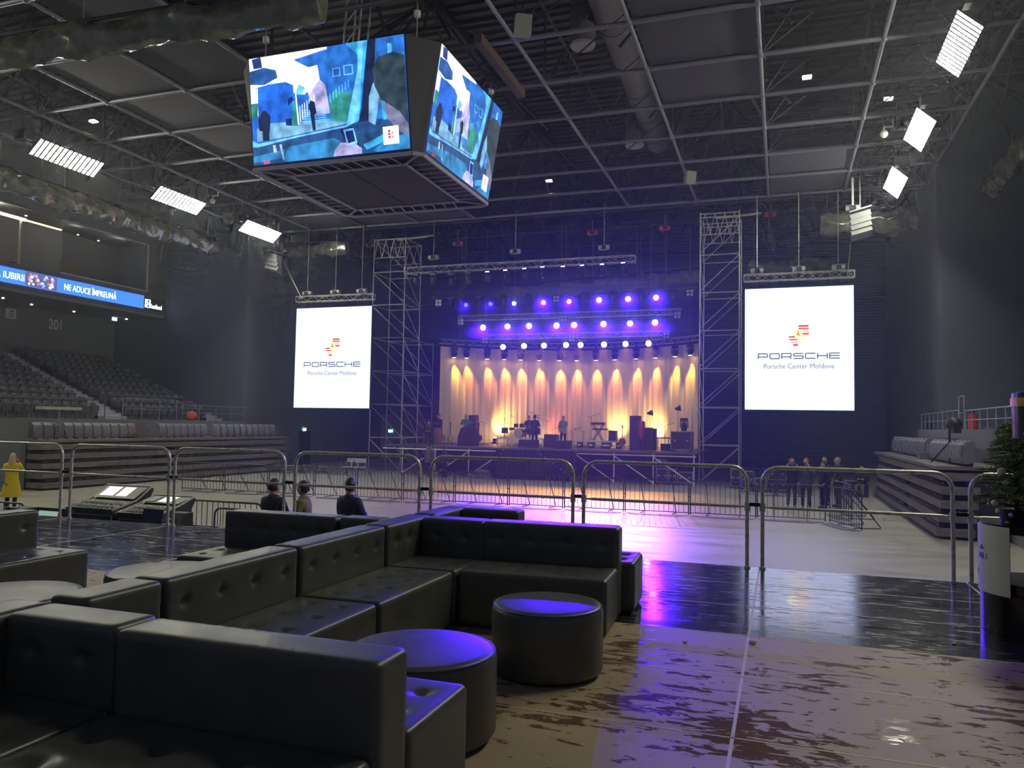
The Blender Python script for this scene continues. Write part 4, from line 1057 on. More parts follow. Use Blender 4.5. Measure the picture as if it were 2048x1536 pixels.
# ================================================================ STAGE GEAR
def sx_(px, Y): return at(px, 880, Y=Y).x
def cab(name, label, cat, px0, px1, Y, z0, z1, m=black, dep=.5, grille=True, group=None):
    a, b = sx_(px0, Y), sx_(px1, Y)
    t = thing(name, label, cat, ((a+b)/2, Y, z0), group)
    MB().b2((a, Y, z0), (b, Y+dep, z1)).build('cabinet', m, t)
    if grille: MB().b2((a+.03, Y-.012, z0+.04), (b-.03, Y, z1-.04)).build('grille', mat('speaker_cloth', (.03, .03, .034), .9), t)
    return t
def case(name, label, c, size, open_=False, cat='road case', casters=True, group=None, m=None):
    x, y, z = c; w_, d_, h_ = size
    t = thing(name, label, cat, (x, y, z), group)
    cz = .10 if casters else 0
    MB().b2((x-w_/2, y-d_/2, z+cz), (x+w_/2, y+d_/2, z+h_)).build('box', m or case_m, t)
    e = MB(); r = .016; X = (x-w_/2, x+w_/2); Y = (y-d_/2, y+d_/2); Z = (z+cz, z+h_)
    for a in X:
        for b in Y: e.box((a, b, (Z[0]+Z[1])/2), (r*2, r*2, Z[1]-Z[0]))
        for b in Z: e.box((a, y, b), (r*2, d_, r*2))
    for a in Y:
        for b in Z: e.box((x, a, b), (w_, r*2, r*2))
    e.build('edging', case_e, t)
    for s in (-1, 1): MB().box((x+s*w_*.3, Y[0]-.008, (Z[0]+Z[1])/2), (.10, .016, .08)).build('latch', case_e, t)
    if casters:
        for a in X:
            for b in Y: 
                q = MB(); q.cyl((a*.9+x*.1, b*.92+y*.08-.02, z+.05), (a*.9+x*.1, b*.92+y*.08+.02, z+.05), .05, 10); q.build('caster', blackm, t)
    return t
cab('speaker_stack', 'tall black speaker stack beside the guitarist', 'speaker', 936, 950, 41.4, SZ, SZ+1.72)
o = MB(); o.lathe([(.62, 0), (.60, .5), (.46, .95), (.2, 1.12), (.02, 1.14)], 18, (sx_(937, 40.6), 40.6, SZ)); o = o.build('covered_gear', mat('dark_cover', (.012, .011, .016), .9), smooth=60); tag(o, 'gear under a black cover in front of the guitarist', 'covered gear')
t = thing('rack_frame', 'open black rack frame at the left end of the stage', 'rack', (sx_(862, 40.5), 40.5, SZ))
f = MB(); xa, xb = sx_(847, 40.5), sx_(868, 40.5)
for x in (xa, xb):
    for y in (40.5, 41.1): f.cyl((x, y, SZ), (x, y, SZ+.95), .025, 6)
for y in (40.5, 41.1): f.cyl((xa, y, SZ+.95), (xb, y, SZ+.95), .025, 6)
f.build('frame', rail_m, t); MB().b2((xa, 40.5, SZ+.93), (xb, 41.1, SZ+.96)).build('shelf', blackm, t)
o = MB().b2((sx_(870, 40.6), 40.6, SZ), (sx_(877, 40.6), 41.0, SZ+.92)).build('wooden_crate', mat('orange_wood', (.42, .20, .08), .6)); tag(o, 'upright orange brown wooden box by the rack frame', 'crate')
def guitar(px, Y, col, label, tilt=.25, s=1.):
    x = sx_(px, Y); t = thing('guitar', label, 'guitar', (x, Y, SZ)); c = Vector((x, Y, SZ+.42*s))
    b = MB(); pts = []
    for k in range(28):
        a = 2*PI*k/28; r = .17*(1+.18*math.cos(2*a))*(1-.12*math.sin(a)); pts.append((c.x+r*math.cos(a)*.95, c.z+r*1.35*math.sin(a)))
    b.prism(pts, Y-.05, Y+.04); b.build('body', mat('guitar_'+label[:9].replace(' ', '_'), col, .25, coat=.5), t)
    b = MB(); b.b2((x-.022, Y-.06, c.z+.1), (x+.022, Y-.035, c.z+.72)); b.build('neck', mat('guitar_neck', (.10, .05, .025), .4), t)
    b = MB(); b.b2((x-.035, Y-.06, c.z+.72), (x+.035, Y-.035, c.z+.86)); b.build('headstock', black, t)
    b = MB()
    for s_ in (-1, 1): b.cyl((x, Y+.08, SZ+.30), (x+.2*s_, Y-.12, SZ), .012, 5)
    b.cyl((x, Y+.08, SZ+.5), (x, Y+.25, SZ), .012, 5); b.build('floor_stand', blackm, t)
    return t
guitar(901, 41.0, (.72, .52, .05), 'yellow guitar on a floor stand at the left of the stage')
guitar(884, 40.6, (.30, .22, .16), 'brown bass guitar leaning on a stand by the wooden box')
guitar(958, 42.5, (.20, .12, .06), 'dark guitar on a stand right of the speaker stack')
guitar(1245, 41.5, (.55, .14, .05), 'orange brown guitar on a stand left of the tall amp stack')
# hand-held guitar of the guitarist
gx = sx_(925, 40.7); t = thing('guitar', 'yellow guitar held by the man in the teal shirt', 'guitar', (gx, 40.7, SZ+1.0))
b = MB(); b.prism([(gx-.05+.20*math.cos(a)*(1+.15*math.cos(2*a)), SZ+1.02+.15*math.sin(a)) for a in [2*PI*k/24 for k in range(24)]], 40.66, 40.74); b.build('body', mat('guitar_gold', (.75, .50, .06), .3), t)
b = MB(); b.cyl((gx+.12, 40.68, SZ+1.08), (gx+.68, 40.68, SZ+1.32), .022, 6); b.build('neck', mat('guitar_neck', (.1, .05, .02), .4), t)
def riser(label, px0, px1, Y, h, nleg, m):
    a, b = sx_(px0, Y), sx_(px1, Y); t = thing('riser', label, 'stage riser', ((a+b)/2, Y, SZ))
    MB().b2((a, Y, SZ+h-.08), (b, Y+2, SZ+h)).build('top', m, t)
    for k in range(nleg):
        x = a+.05+(b-a-.1)*k/(nleg-1)
        for y in (Y+.06, Y+1.9): MB().b2((x-.03, y-.03, SZ), (x+.03, y+.03, SZ+h-.08)).build('leg', m, t)
    return t
wr = mat('riser_white', (.85, .9, .84), .5)
riser('white riser carrying the drum kit', 992, 1087, 42.6, .44, 4, wr)
riser('pale riser for the keyboards right of the middle of the stage', 1143, 1236, 42.2, .40, 4, mat('riser_green', (.6, .75, .68), .5))
# drum kit
dk = thing('drum_kit', 'dark drum kit with cymbals on the white riser', 'drum kit', (sx_(1040, 43), 43.2, SZ+.44)); zr = SZ+.44
shell = mat('drum_shell', (.03, .03, .07), .2, coat=.6); skinm = mat('drum_head', (.55, .5, .45), .5); cymb = mat('cymbal', (.75, .5, .18), .25, .9)
xk = sx_(1040, 43.2)
def drum(x, y, z, r, d_, horiz=False):
    p = MB(); 
    if horiz: p.cyl((x, y-d_/2, z), (x, y+d_/2, z), r, 20)
    else: p.cyl((x, y, z), (x, y, z+d_), r, 18)
    o = p.build('drum', shell, dk, smooth=True)
    q = MB(); 
    if horiz: q.cyl((x, y-d_/2-.006, z), (x, y-d_/2, z), r*.94, 20)
    else: q.cyl((x, y, z+d_), (x, y, z+d_+.006), r*.94, 18)
    q.build('drum_head', skinm, dk)
drum(xk, 43.1, zr+.28, .27, .42, True)
for dx, dy, z, r, d_ in ((-.22, 43.1, .62, .14, .2), (.14, 43.1, .62, .15, .22), (.62, 43.2, .22, .2, .36), (-.55, 43.3, .45, .17, .14), (1.0, 43.3, .22, .22, .38), (-.95, 43.2, .25, .2, .34)):
    drum(xk+dx, dy, zr+z, r, d_)
for dx, z, r in ((-1.0, 1.05, .22), (-.5, 1.2, .2), (.55, 1.15, .22), (1.1, 1.0, .24), (-.8, .85, .17)):
    p = MB(); p.lathe([(r, 0), (r*.5, .02), (.05, .035), (.01, .05)], 20, (xk+dx, 43.3, zr+z)); p.build('cymbal', cymb, dk, smooth=True)
    p = MB(); p.cyl((xk+dx, 43.3, zr), (xk+dx, 43.3, zr+z), .012, 5); p.build('cymbal_stand', chain_m, dk)
def mic(px, Y, z0, h, bx, label, boom=.45):
    x = sx_(px, Y); t = thing('microphone_stand', label, 'microphone stand', (x, Y, z0)); p = MB()
    p.cyl((x, Y, z0), (x, Y, z0+h), .011, 6); p.build('pole', blackm, t)
    p = MB(); p.cyl((x-boom*.4*bx, Y, z0+h-.06*1), (x+boom*bx, Y-.05, z0+h+.14), .009, 5); p.build('boom', blackm, t)
    p = MB(); p.sph((x+boom*bx, Y-.05, z0+h+.15), .03, 8, 6); p.build('microphone', blackm, t)
    p = MB()
    for a in range(3): p.cyl((x, Y, z0+.12), (x+.28*math.cos(a*2.1), Y+.28*math.sin(a*2.1), z0+.01), .010, 5)
    p.build('tripod', blackm, t)
for i, (px, h, bx, Y) in enumerate(((1009, 1.55, 1, 42.9), (1075, 1.8, -1, 43.2), (1093, 1.45, -1, 41.8), (1105, 1.0, 1, 41.2), (1144, .95, 1, 41.3), (1166, .9, -1, 41.6), (1182, 1.75, 1, 43.2), (1330, 1.3, 1, 41.8), (968, 1.3, -1, 42.2))):
    mic(px, Y, SZ+(.44 if px == 1009 else .40 if px == 1182 else 0), h-(.4 if px in (1009, 1182) else 0), bx, 'black microphone stand '+('on the left of the drum riser', 'behind the man in navy', 'right of the man in navy', 'left of the singer', 'right of the singer', 'second to the right of the singer', 'beside the keyboards', 'left of the big road case', 'left of the drum riser')[i])
def wedge(px, Y, label, w_=.62):
    x = sx_(px, Y); t = thing('wedge_monitor', label, 'speaker', (x, Y, SZ))
    MB().prism([(Y, SZ), (Y+.5, SZ), (Y+.5, SZ+.42), (Y+.18, SZ+.42), (Y, SZ+.10)], x-w_/2, x+w_/2, 'X').build('cabinet', black, t)
    MB().box((x, Y+.07, SZ+.27), (w_-.08, .02, .32), rx=-.5).build('grille', mat('speaker_cloth', (.03, .03, .034), .9), t)
wedge(1047, 39.6, 'black wedge monitor at the stage edge left of the middle'); wedge(1060, 39.4, 'black wedge monitor at the stage edge, second from the left', .7)
wedge(1112, 39.5, 'black wedge monitor at the stage edge below the singer', .7); wedge(1128, 39.7, 'black wedge monitor at the stage edge right of the singer')
cab('mixer_rack', 'black rack with knobs left of the singer', 'rack', 1088, 1114, 40.6, SZ, SZ+.72)
# keyboards
kb = thing('keyboard', 'red brown keyboard on an X stand on the pale riser', 'keyboard', (sx_(1196, 42.8), 42.8, SZ+.4)); xa, xb = sx_(1181, 42.8), sx_(1209, 42.8)
MB().b2((xa, 42.8, SZ+1.28), (xb, 43.15, SZ+1.42)).build('upper_keyboard', mat('keyboard_red', (.18, .03, .035), .35), kb)
MB().b2((xa+.1, 42.7, SZ+1.0), (xb+.15, 43.05, SZ+1.08)).build('lower_keyboard', black, kb)
p = MB()
for y in (42.75, 43.1): p.cyl((xa+.1, y, SZ+.4), (xb-.1, y, SZ+1.28), .02, 5); p.cyl((xb-.1, y, SZ+.4), (xa+.1, y, SZ+1.28), .02, 5)
p.build('x_stand', mat('brown_stand', (.12, .05, .04), .5), kb)
cab('combo_amp', 'amplifier with a white side at the right end of the pale riser', 'amplifier', 1217, 1232, 42.8, SZ+.4, SZ+.98, mat('amp_brown', (.10, .04, .05), .6))
for i, (a, b, lab) in enumerate(((1154, 1163, 'first small box under the pale riser'), (1176, 1187, 'second small box under the pale riser'), (1203, 1221, 'wide flat box under the pale riser'), (1232, 1243, 'small box with white marks right of the pale riser'))):
    t = cab('effects_box', lab, 'box', a, b, 41.8, SZ, SZ+.32, dep=.3, grille=False)
    MB().b2((sx_(a+2, 41.8), 41.785, SZ+.12), (sx_(b-2, 41.8), 41.8, SZ+.22)).build('panel_mark', white_m, t)
cab('amp_stack', 'tallest black amplifier stack on the right of the stage', 'amplifier', 1259, 1279, 40.4, SZ, SZ+1.78)
for i, z in enumerate((.02, .62, 1.2)):
    pass
cab('amp_stack', 'narrower black amplifier stack behind the red bag', 'amplifier', 1279, 1287, 40.6, SZ, SZ+1.5)
o = MB(); o.sph((sx_(1282, 40.4), 40.42, SZ+1.05), (.15, .12, .5), 12, 10); o = o.build('red_bag', mat('red_cloth', (.45, .03, .03), .7), smooth=True); tag(o, 'red bag hanging on the tall amplifier stack', 'bag')
cab('guitar_cabinet', 'grey green speaker cabinet right of the red bag', 'speaker', 1288, 1303, 41.0, SZ, SZ+1.18, mat('cab_grey', (.06, .075, .07), .7))
cab('guitar_cabinet', 'dark speaker cabinet behind the grey green one', 'speaker', 1303, 1311, 41.6, SZ, SZ+1.14)
t = thing('percussion_set', 'small percussion set with a side table left of the big road case', 'percussion', (sx_(1328, 41), 41, SZ)); x = sx_(1328, 41)
MB().b2((x-.45, 41, SZ+.62), (x+.3, 41.4, SZ+.68)).build('tabletop', mat('table_brown', (.12, .05, .04), .5), t)
for dx in (-.35, .2): MB().cyl((x+dx, 41.2, SZ), (x+dx, 41.2, SZ+.62), .02, 5).build('leg', blackm, t)
for dx, r in ((.15, .17), (.42, .2), (.0, .14)): MB().cyl((x+dx, 40.75, SZ+.02), (x+dx, 40.75, SZ+.36), r, 14).build('drum', shell, t, smooth=True)
ra, rb = sx_(1342, 40.2), sx_(1383, 40.2)
case('road_case', 'biggest black road case with metal edges at the right end of the stage', ((ra+rb)/2, 40.6, SZ), (rb-ra, .9, 1.0))
head(((ra+rb)/2+.1, 40.5, SZ+1.32), 'moving head lamp standing on the big road case', None, SZ+1.3)
for i, (px, py) in enumerate(((1300, 827), (1356, 818))):
    p = at(px, py, Y=43.2); t = thing('flood_lamp', 'small black lamp on a thin pole before the curtain, '+('left' if i == 0 else 'right')+' one', 'lamp', (p.x, 43.2, SZ))
    MB().cyl(p+Vector((-.16, 0, 0)), p+Vector((.14, 0, .05)), .05, 10, r2=.17).build('head', blackm, t); MB().cyl(p, (p.x, 43.2, SZ), .014, 6).build('pole', blackm, t)
    p2 = MB(); p2.box((p.x, 43.2, SZ+.02), (.5, .5, .03)); p2.build('base', blackm, t)
for i, (px, pw, col) in enumerate(((990, 420, (1, .58, .12)), (1090, 70, (1, .10, .03)), (1221, 360, (1, .60, .14)), (1307, 380, (1, .60, .14)))):
    x = sx_(px, 45.4); s = (x+20.05)/15.6; yb_ = curve_pt(s)[1]; p = Vector((sx_(px, yb_-1.0), yb_-1.0, SZ+.30))
    t = thing('uplight', 'lamp on the stage floor lighting the curtain, %s from the left' % ORD[i], 'stage lamp', (p.x, p.y, SZ), 'floor lamps behind the band')
    MB().cyl((p.x, p.y-.12, SZ+.14), p, .10, 12, r2=.13).build('body', fix_m, t, smooth=True); MB().box((p.x, p.y-.1, SZ+.05), (.3, .3, .08)).build('base', fix_m, t)
    MB().cyl(p, p+Vector((0, .03, .05)), .11, 12).build('lens', emis('lens_uplight', (1, .7, .3), 25), t)
    spot('beam', p+Vector((0, .06, .08)), (x, yb_, SZ+1.25), col, pw*.8, 75, 1.0, .1, t)
# gear below and beside the stage
for i, (px0, px1, z1) in enumerate(((1312, 1336, .75), (1337, 1352, .75), (1354, 1386, .62))):
    a, b = at(px0, 950, Y=39.3).x, at(px1, 950, Y=39.3).x
    case('road_case', 'black case stored under the right part of the stage, %s' % ('leftmost', 'middle', 'rightmost')[i], ((a+b)/2, 39.6, 0), (b-a-.04, .6, z1))
a, b = at(1314, 930, Y=39.6).x, at(1333, 930, Y=39.6).x
case('road_case', 'smaller case on top of the leftmost case under the stage', ((a+b)/2, 39.6, .75), (b-a, .5, .45), casters=False)
for i, (px0, px1, z1, Y) in enumerate(((1462, 1480, .9, 38.6), (1484, 1507, .85, 37.9), (1510, 1532, .6, 37.0), (1535, 1575, .55, 37.4), (1693, 1716, .62, 37.2))):
    a, b = at(px0, 950, Y=Y).x, at(px1, 950, Y=Y).x
    case('road_case', 'black road case on the floor right of the stage, '+('tight by the tower foot', 'second from the tower', 'low one behind the fence', 'wide one behind the standing men', 'near the sitting man')[i], ((a+b)/2, Y+.3, 0), (b-a, .6, z1))
a, b = at(1537, 930, Y=37.4).x, at(1572, 930, Y=37.4).x
case('road_case', 'upper road case stacked behind the standing men', ((a+b)/2, 37.7, .55), (b-a, .5, .5), casters=False)
o = MB(); o.sph(((a+b)/2+.25, 37.6, 1.12), (.25, .15, .07), 10, 6); o = o.build('red_cloth', mat('red_cloth', (.45, .03, .03), .7), smooth=True); tag(o, 'red cloth lying on the stacked road case behind the men', 'cloth')
# cable pile under the left part of the stage
t = None; b = MB(); random.seed(3); c0 = at(965, 950, Y=38.1)
for k in range(16):
    r = .30+random.random()*.25; z = .06+.025*k; pts = [(c0.x+r*1.3*math.cos(a)*(1-.03*k), 38.0+r*.6*math.sin(a), z+.03*math.sin(3*a+k)) for a in [2*PI*j/20 for j in range(20)]]
    b.tube(pts, .022, 5, closed=True)
o = b.build('cable_coil', mat('grey_cable', (.22, .24, .25), .5)); tag(o, 'heap of coiled grey cable in front of the stage, left of the drape', 'cable')
# ================================================================ STANDS AND SEATS
def retractable(nm, X0, dx, Y0, Y1, lab):
    """folded telescopic stand: five closed tiers with folded seats between the boards; dx = direction away from the hall"""
    t = thing('folded_stand', lab, 'retractable stand', (X0, (Y0+Y1)/2, 0))
    MB().b2((X0+dx*.75, Y0+.02, .1), (X0+dx*1.9, Y1, 1.78)).build('core', mat('stand_core', (.02, .02, .026), .8), t)
    for k in range(5):
        z = .08+.365*k; xx = X0+dx*(.02+.045*k)
        MB().b2((xx, Y0, z), (xx+dx*.9, Y1, z+.215)).build('tier_board', wood_m, t)
        s = MB(); n = int((Y1-Y0)/.455)
        for j in range(n):
            y = Y0+.1+.455*j
            if z > 1.6: continue
            if abs(y-28.2) < .7 and dx < 0 or abs(y-29) < .5 and dx > 0: continue
            pts = [(xx+dx*.10, y+.03+.4*q/6, z+.275+.035*math.sin(PI*q/6)) for q in range(7)]
            s.tube(pts, .022, 5); s.box((xx+dx*.16, y+.23, z+.27), (.16, .36, .05))
        if s.v: o = s.build('folded_seating', mat('folded_seat', (.035, .036, .042), .35), t); o['kind'] = 'stuff'
    MB().b2((X0-dx*.0, Y0-.02, 1.83), (X0+dx*3.0, Y1, 1.92)).build('top_deck', wood_m, t)
    return t
LS = retractable('l', -26.5, -1, 22.35, 37.95, 'long folded telescopic stand along the left side of the floor')
RS = retractable('r', 3.84, 1, 23.3, 37.9, 'long folded telescopic stand along the right side of the floor')
# fixed base of the stands
def stand_base(name, pts, m): return structure(MB().b2(*pts).build(name, m))
stand_base('wall_left_parapet', ((-29.7, -3, 0), (-29.3, YE, 2.75)), concrete_rise)
stand_base('wall_left_near', ((-29.3, 8, 0), (-27.4, 22.28, 2.72)), concrete_rise)
stand_base('wall_right_parapet', ((5.6, 8, 0), (5.9, YE, 2.92)), mat('parapet_grey', (.24, .235, .27), .7))
d = MB(); d.b2((-31.2, -3, 2.6), (-29.7, YE, 2.75)); structure(d.build('floor_left_walkway', concrete_rise))
d = MB(); d.b2((5.9, 8, 2.6), (7.3, YE, 2.75)); structure(d.build('floor_right_walkway', concrete_rise))
stepm = mat('step_grey', (.2, .21, .25), .7)
d = MB()
for k in range(12): d.b2((-31.2-.75*(k+1), 10, 2.5), (-31.2-.75*k if k else -31.2, YE, 2.75+.31*k))
structure(d.build('floor_left_terrace', stepm))
d = MB()
for k in range(5): d.b2((7.3+.8*k, 12, 2.5), (7.3+.8*(k+1), YE, 2.75+.33*k))
structure(d.build('floor_right_terrace', stepm))
stepw = mat('stair_tread', (.5, .52, .65), .6)
def stairs(label, Ya, Yb):
    t = thing('aisle_stairs', label, 'stairs', (-31.2, (Ya+Yb)/2, 2.75))
    for k in range(11):
        for j in (0, 1):
            x = -31.2-.75*k-.375*j; z = 2.75+.31*k+.155*j
            d = MB(); d.b2((x-.375, Ya, z-.0), (x, Yb, z+.155)); d.build('step', stepw, t)
            d = MB(); d.b2((x, Ya+.02, z+.12), (x+.025, Yb-.02, z+.165)); d.build('nosing', tread_m, t)
    return t
stairs('pale aisle stairs climbing between the two seat blocks of the left stand', 29.45, 30.85)
stairs('narrow stairs climbing along the far end wall of the left stand', 37.05, 37.95)
# fixed seat: shell back, tipped up seat and number dot
def seat_proto():
    b = MB(); b.cur = 0; vs = []; nx, nz = 6, 5      # facing +X
    for k in range(2):
        for j in range(nz+1):
            z = .30+.50*j/nz; xx = -.02-.10*j/nz
            for i in range(nx+1):
                y = -.215+.43*i/nx; cur_ = .045*(abs(y)/.215)**2; yy = y*(1-.10*(j/nz)**3)
                vs.append((xx+cur_-.03*k, yy, z-(.03*(abs(y)/.215)**3 if j == nz else 0)))
    w_ = nx+1; off = w_*(nz+1)
    fs = [(j*w_+i, j*w_+i+1, (j+1)*w_+i+1, (j+1)*w_+i) for j in range(nz) for i in range(nx)]
    fs += [tuple(off+q for q in reversed(f)) for f in list(fs)]
    for i in range(nx): fs.append((nz*w_+i, nz*w_+i+1, off+nz*w_+i+1, off+nz*w_+i))
    for j in range(nz): fs += [(j*w_, (j+1)*w_, off+(j+1)*w_, off+j*w_), (j*w_+nx, off+j*w_+nx, off+(j+1)*w_+nx, (j+1)*w_+nx)]
    b.add(vs, fs)
    b.prism([(.02, .30), (.07, .28), (.15, .62), (.10, .66), (.05, .60)], -.2, .2)     # tipped up seat
    b.v[-10:] = [(v[1], v[0], v[2]) if False else v for v in b.v[-10:]]
    return b
def seat_mesh():
    b = MB(); q = seat_proto(); n = len(q.v)-10
    # rotate the prism so that it runs along Y (it was built across Y already)
    b.v = q.v; b.f = q.f; b.mi = [0]*len(q.f)
    b.cur = 1; b.box((-.075, 0, .755), (.02, .05, .035)); b.cur = 0
    b.box((0, 0, .15), (.06, .06, .30)); b.box((.06, .235, .45), (.26, .025, .03)); 
    return b
s0 = seat_mesh().build('stadium_chair', [seat_m, mat('seat_dot', (.62, .62, .55), .4)], smooth=35)
s0['category'] = 'seat'
cnt = [0]
def put_seat(x, y, z, rz, label, group):
    o = s0 if cnt[0] == 0 else s0.copy()
    if cnt[0]: COL.objects.link(o)
    cnt[0] += 1; o.location = (x, y, z); o.rotation_euler = (0, 0, rz); o['label'] = label; o['group'] = group
    return o
for k in range(11):
    X = -31.55-.75*k; z = 2.75+.31*k
    # block right of the aisle
    for j in range(12):
        y = 31.15+.5*j
        if k == 0 and j in (6,): pass
        put_seat(X, y, z, 0, '%s seat right of the aisle in the %s row up of the left stand' % (ORD[j].capitalize(), ORD[k]), 'seats right of the aisle in the left stand')
    j = 0; y = 29.15
    while True:
        p = Vector((X, y, z+.6))-EYE; u = 1024+FPX*p.dot(rt)/p.dot(fw)
        if u < -20: break
        if j < 20: put_seat(X, y, z, 0, '%s seat left of the aisle in the %s row up of the left stand' % (ORD[j].capitalize(), ORD[k]), 'seats left of the aisle in the left stand')
        j += 1; y -= .5
for k in range(2):
    for j in range(20 if k else 14):
        y = 23.0+.55*j+(0 if k else 3)
        if y > 37.5: continue
        put_seat(8.0+.8*k, y, 2.75+.33*k+.15, PI, 'seat behind the right stand railing, %s from the near end in the %s row' % (ORD[j], ORD[k]), 'seats behind the right railing')
# folded bench seats on the telescopic stands: ribbed folded blocks
def bench_proto():
    t = thing('folding_chair', 'x', 'seat', (0, 0, 0))
    b = MB()
    b.prism([(-.05, .10), (.20, .06), (.24, .22), (.19, .56), (.10, .66), (-.02, .68), (-.06, .60)], -.20, .20, 'Y')
    b.build('shell', seat2_m, t, local=True)
    r = MB()
    for k in range(5): r.box((.245-.014*k, 0, .20+.075*k), (.03, .34, .022), ry=.14)
    r.build('ribs', mat('seat_rib', (.26, .27, .31), .4), t, local=True)
    MB().box((.06, 0, .08), (.2, .06, .12)).build('bracket', blackm, t, local=True)
    MB().sph((.12, .19, .655), (.03, .03, .025), 8, 6).build('cap', mat('seat_cap', (.45, .46, .5), .35), t, local=True)
    return t
bp_ = freeze(bench_proto()); used = [False]
def put_bench(x, y, z, rz, label, group):
    if not used[0]:
        used[0] = True; bp_.location = (x, y, z); bp_.rotation_euler = (0, 0, rz); bp_['label'] = label; bp_['group'] = group; return
    dup(bp_, (x, y, z), rz, label, group)
XB = -27.6
for n, pa, pb, lab in ((11, 58, 265, 'left of the lower steps'), (7, 312, 408, 'just right of the lower steps'), (10, 421, 545, 'in the far part of the row')):
    ya, yb2 = at(pa, 860, X=XB).y, at(pb, 860, X=XB).y
    for j in range(n): put_bench(XB, ya+(yb2-ya)*(j+.5)/n, 1.92, 0, 'folded grey seat on the left folded stand, %s %s' % (ORD[j], lab), 'folded seats on the left stand')
XR2 = 4.75
for n, pa, pb, lab in ((13, 1957, 1874, 'near the camera tripod'), (16, 1862, 1787, 'beyond the steps')):
    ya, yb2 = at(pa, 880, X=XR2).y, at(pb, 880, X=XR2).y
    for j in range(n): put_bench(XR2, min(37.6, max(23.6+.02*j, ya+(yb2-ya)*(j+.5)/n)), 1.92, PI, 'folded grey seat on the right folded stand, %s %s' % (ORD[j], lab), 'folded seats on the right stand')
# carpeted steps in the seat rows
def steps(label, X0, dx, Y, w_, m):
    t = thing('stand_steps', label, 'steps', (X0, Y, 1.92))
    for k in range(3):
        MB().b2((X0+dx*.3*k, Y-w_/2, 1.92), (X0+dx*1.1, Y+w_/2, 2.15+.24*k)).build('step', m, t)
    return t
steps('brown steps between the folded seats of the left stand', -27.1, -1, 28.0, 1.0, mat('step_brown', (.16, .12, .13), .7))
ys_ = at(1866, 880, X=XR2).y
steps('grey box steps between the folded seats of the right stand', 4.3, 1, ys_, .8, mat('step_violet', (.17, .16, .21), .7))
# railings
def railing(label, X, Ya, Yb, z0, h, m, step=1.2, mids=(.5,), group=None, endx=None):
    t = thing('railing', label, 'railing', (X, (Ya+Yb)/2, z0), group)
    MB().cyl((X, Ya, z0+h), (X, Yb, z0+h), .022, 6).build('top_rail', m, t, smooth=True)
    for q in mids: MB().cyl((X, Ya, z0+h*q), (X, Yb, z0+h*q), .016, 6).build('mid_rail', m, t, smooth=True)
    n = max(1, int(round((Yb-Ya)/step)))
    for k in range(n+1):
        y = Ya+(Yb-Ya)*k/n; MB().cyl((X, y, z0), (X, y, z0+h), .02, 6).build('post', m, t, smooth=True)
    return t
railing('thin dark railing along the walkway of the left stand, near part', -29.5, 21.5, 27.2, 2.75, .85, mat('rail_dark', (.10, .105, .115), .4, .5), mids=())
railing('grey railing along the left stand walkway, around the aisle', -29.5, 28.9, 32.4, 2.75, 1.02, rail_m)
railing('grey railing along the left stand walkway, far part', -29.5, 32.8, 37.9, 2.75, .80, rail_m)
railing('dark railing between the walkway and the left seat block', -30.9, 24.0, 29.2, 2.75, .95, mat('rail_dark', (.10, .105, .115), .4, .5), mids=())
railing('pale railing along the right stand parapet, near part', 5.75, 20.5, 29.3, 2.92, .62, mat('rail_pale', (.42, .45, .62), .4, .4), 1.0)
railing('pale railing along the right stand parapet, far part', 5.75, 30.4, 37.9, 2.92, .66, mat('rail_pale', (.42, .45, .62), .4, .4), 1.0)
t = railing('tall narrow rail gate standing up from the right parapet', 5.75, 29.5, 30.3, 2.92, 1.12, mat('rail_pale', (.42, .45, .62), .4, .4), .8)
railing('second pale railing higher up in the right stand', 8.3, 23, 33, 3.3, .9, mat('rail_pale', (.42, .45, .62), .4, .4), 1.4)
t = thing('fire_extinguisher', 'red fire extinguisher behind the tall rail gate of the right stand', 'fire extinguisher', (6.1, 30.0, 2.75))
MB().cyl((6.1, 30.0, 2.78), (6.1, 30.0, 3.45), .14, 14).build('cylinder', mat('red_paint', (.75, .06, .03), .35), t, smooth=True); MB().cyl((6.1, 30.0, 3.45), (6.1, 30.0, 3.6), .05, 8).build('valve', black, t)
o = MB(); o.sph((-30.2, 34.3, 3.0), (.25, .32, .26), 12, 8); o = o.build('orange_jacket', mat('orange_cloth', (.8, .12, .04), .8), smooth=True); tag(o, 'orange red jacket bundled up behind the far railing of the left stand', 'jacket')
d = MB(); d.b2((3.9, 38.1, 1.0), (6.4, 38.2, 2.9)); 
# tripods on the stands
def tripod(label, c, h, topbox, m, extra=None):
    x, y, z = c; t = thing('tripod', label, 'tripod', c)
    MB().cyl((x, y, z+.3), (x, y, z+h), .03, 8).build('column', m, t, smooth=True)
    for a in (20, 140, 260): MB().cyl((x, y, z+h*.62), (x+.55*math.cos(R(a)), y+.55*math.sin(R(a)), z+.01), .02, 6).build('leg', m, t)
    topbox(t); return t
def tb1(t):
    MB().b2((-27.35, 22.55, 3.10), (-26.95, 24.35, 3.22)).build('light_bar', mat('bar_beige', (.50, .48, .36), .5), t)
tripod('tripod with a flat beige bar on top, on the left folded stand', (-27.15, 23.45, 1.92), 1.22, tb1, rail_m)
def tb2(t):
    MB().sph((4.6, 24.9, 3.05), (.22, .30, .20), 12, 8).build('camera_cover', black, t, smooth=True); MB().b2((4.5, 24.5, 2.8), (4.7, 24.8, 3.0)).build('camera_head', blackm, t)
tripod('black video camera on a tripod on the right folded stand', (4.6, 25.6, 1.92), 1.0, tb2, blackm)
t = thing('camera_case', 'black ribbed transport case beside the camera tripod', 'case', (4.9, 25.3, 1.92))
MB().cyl((4.7, 25.15, 2.05), (4.7, 25.55, 2.05), .13, 12).build('box', black, t, smooth=True)

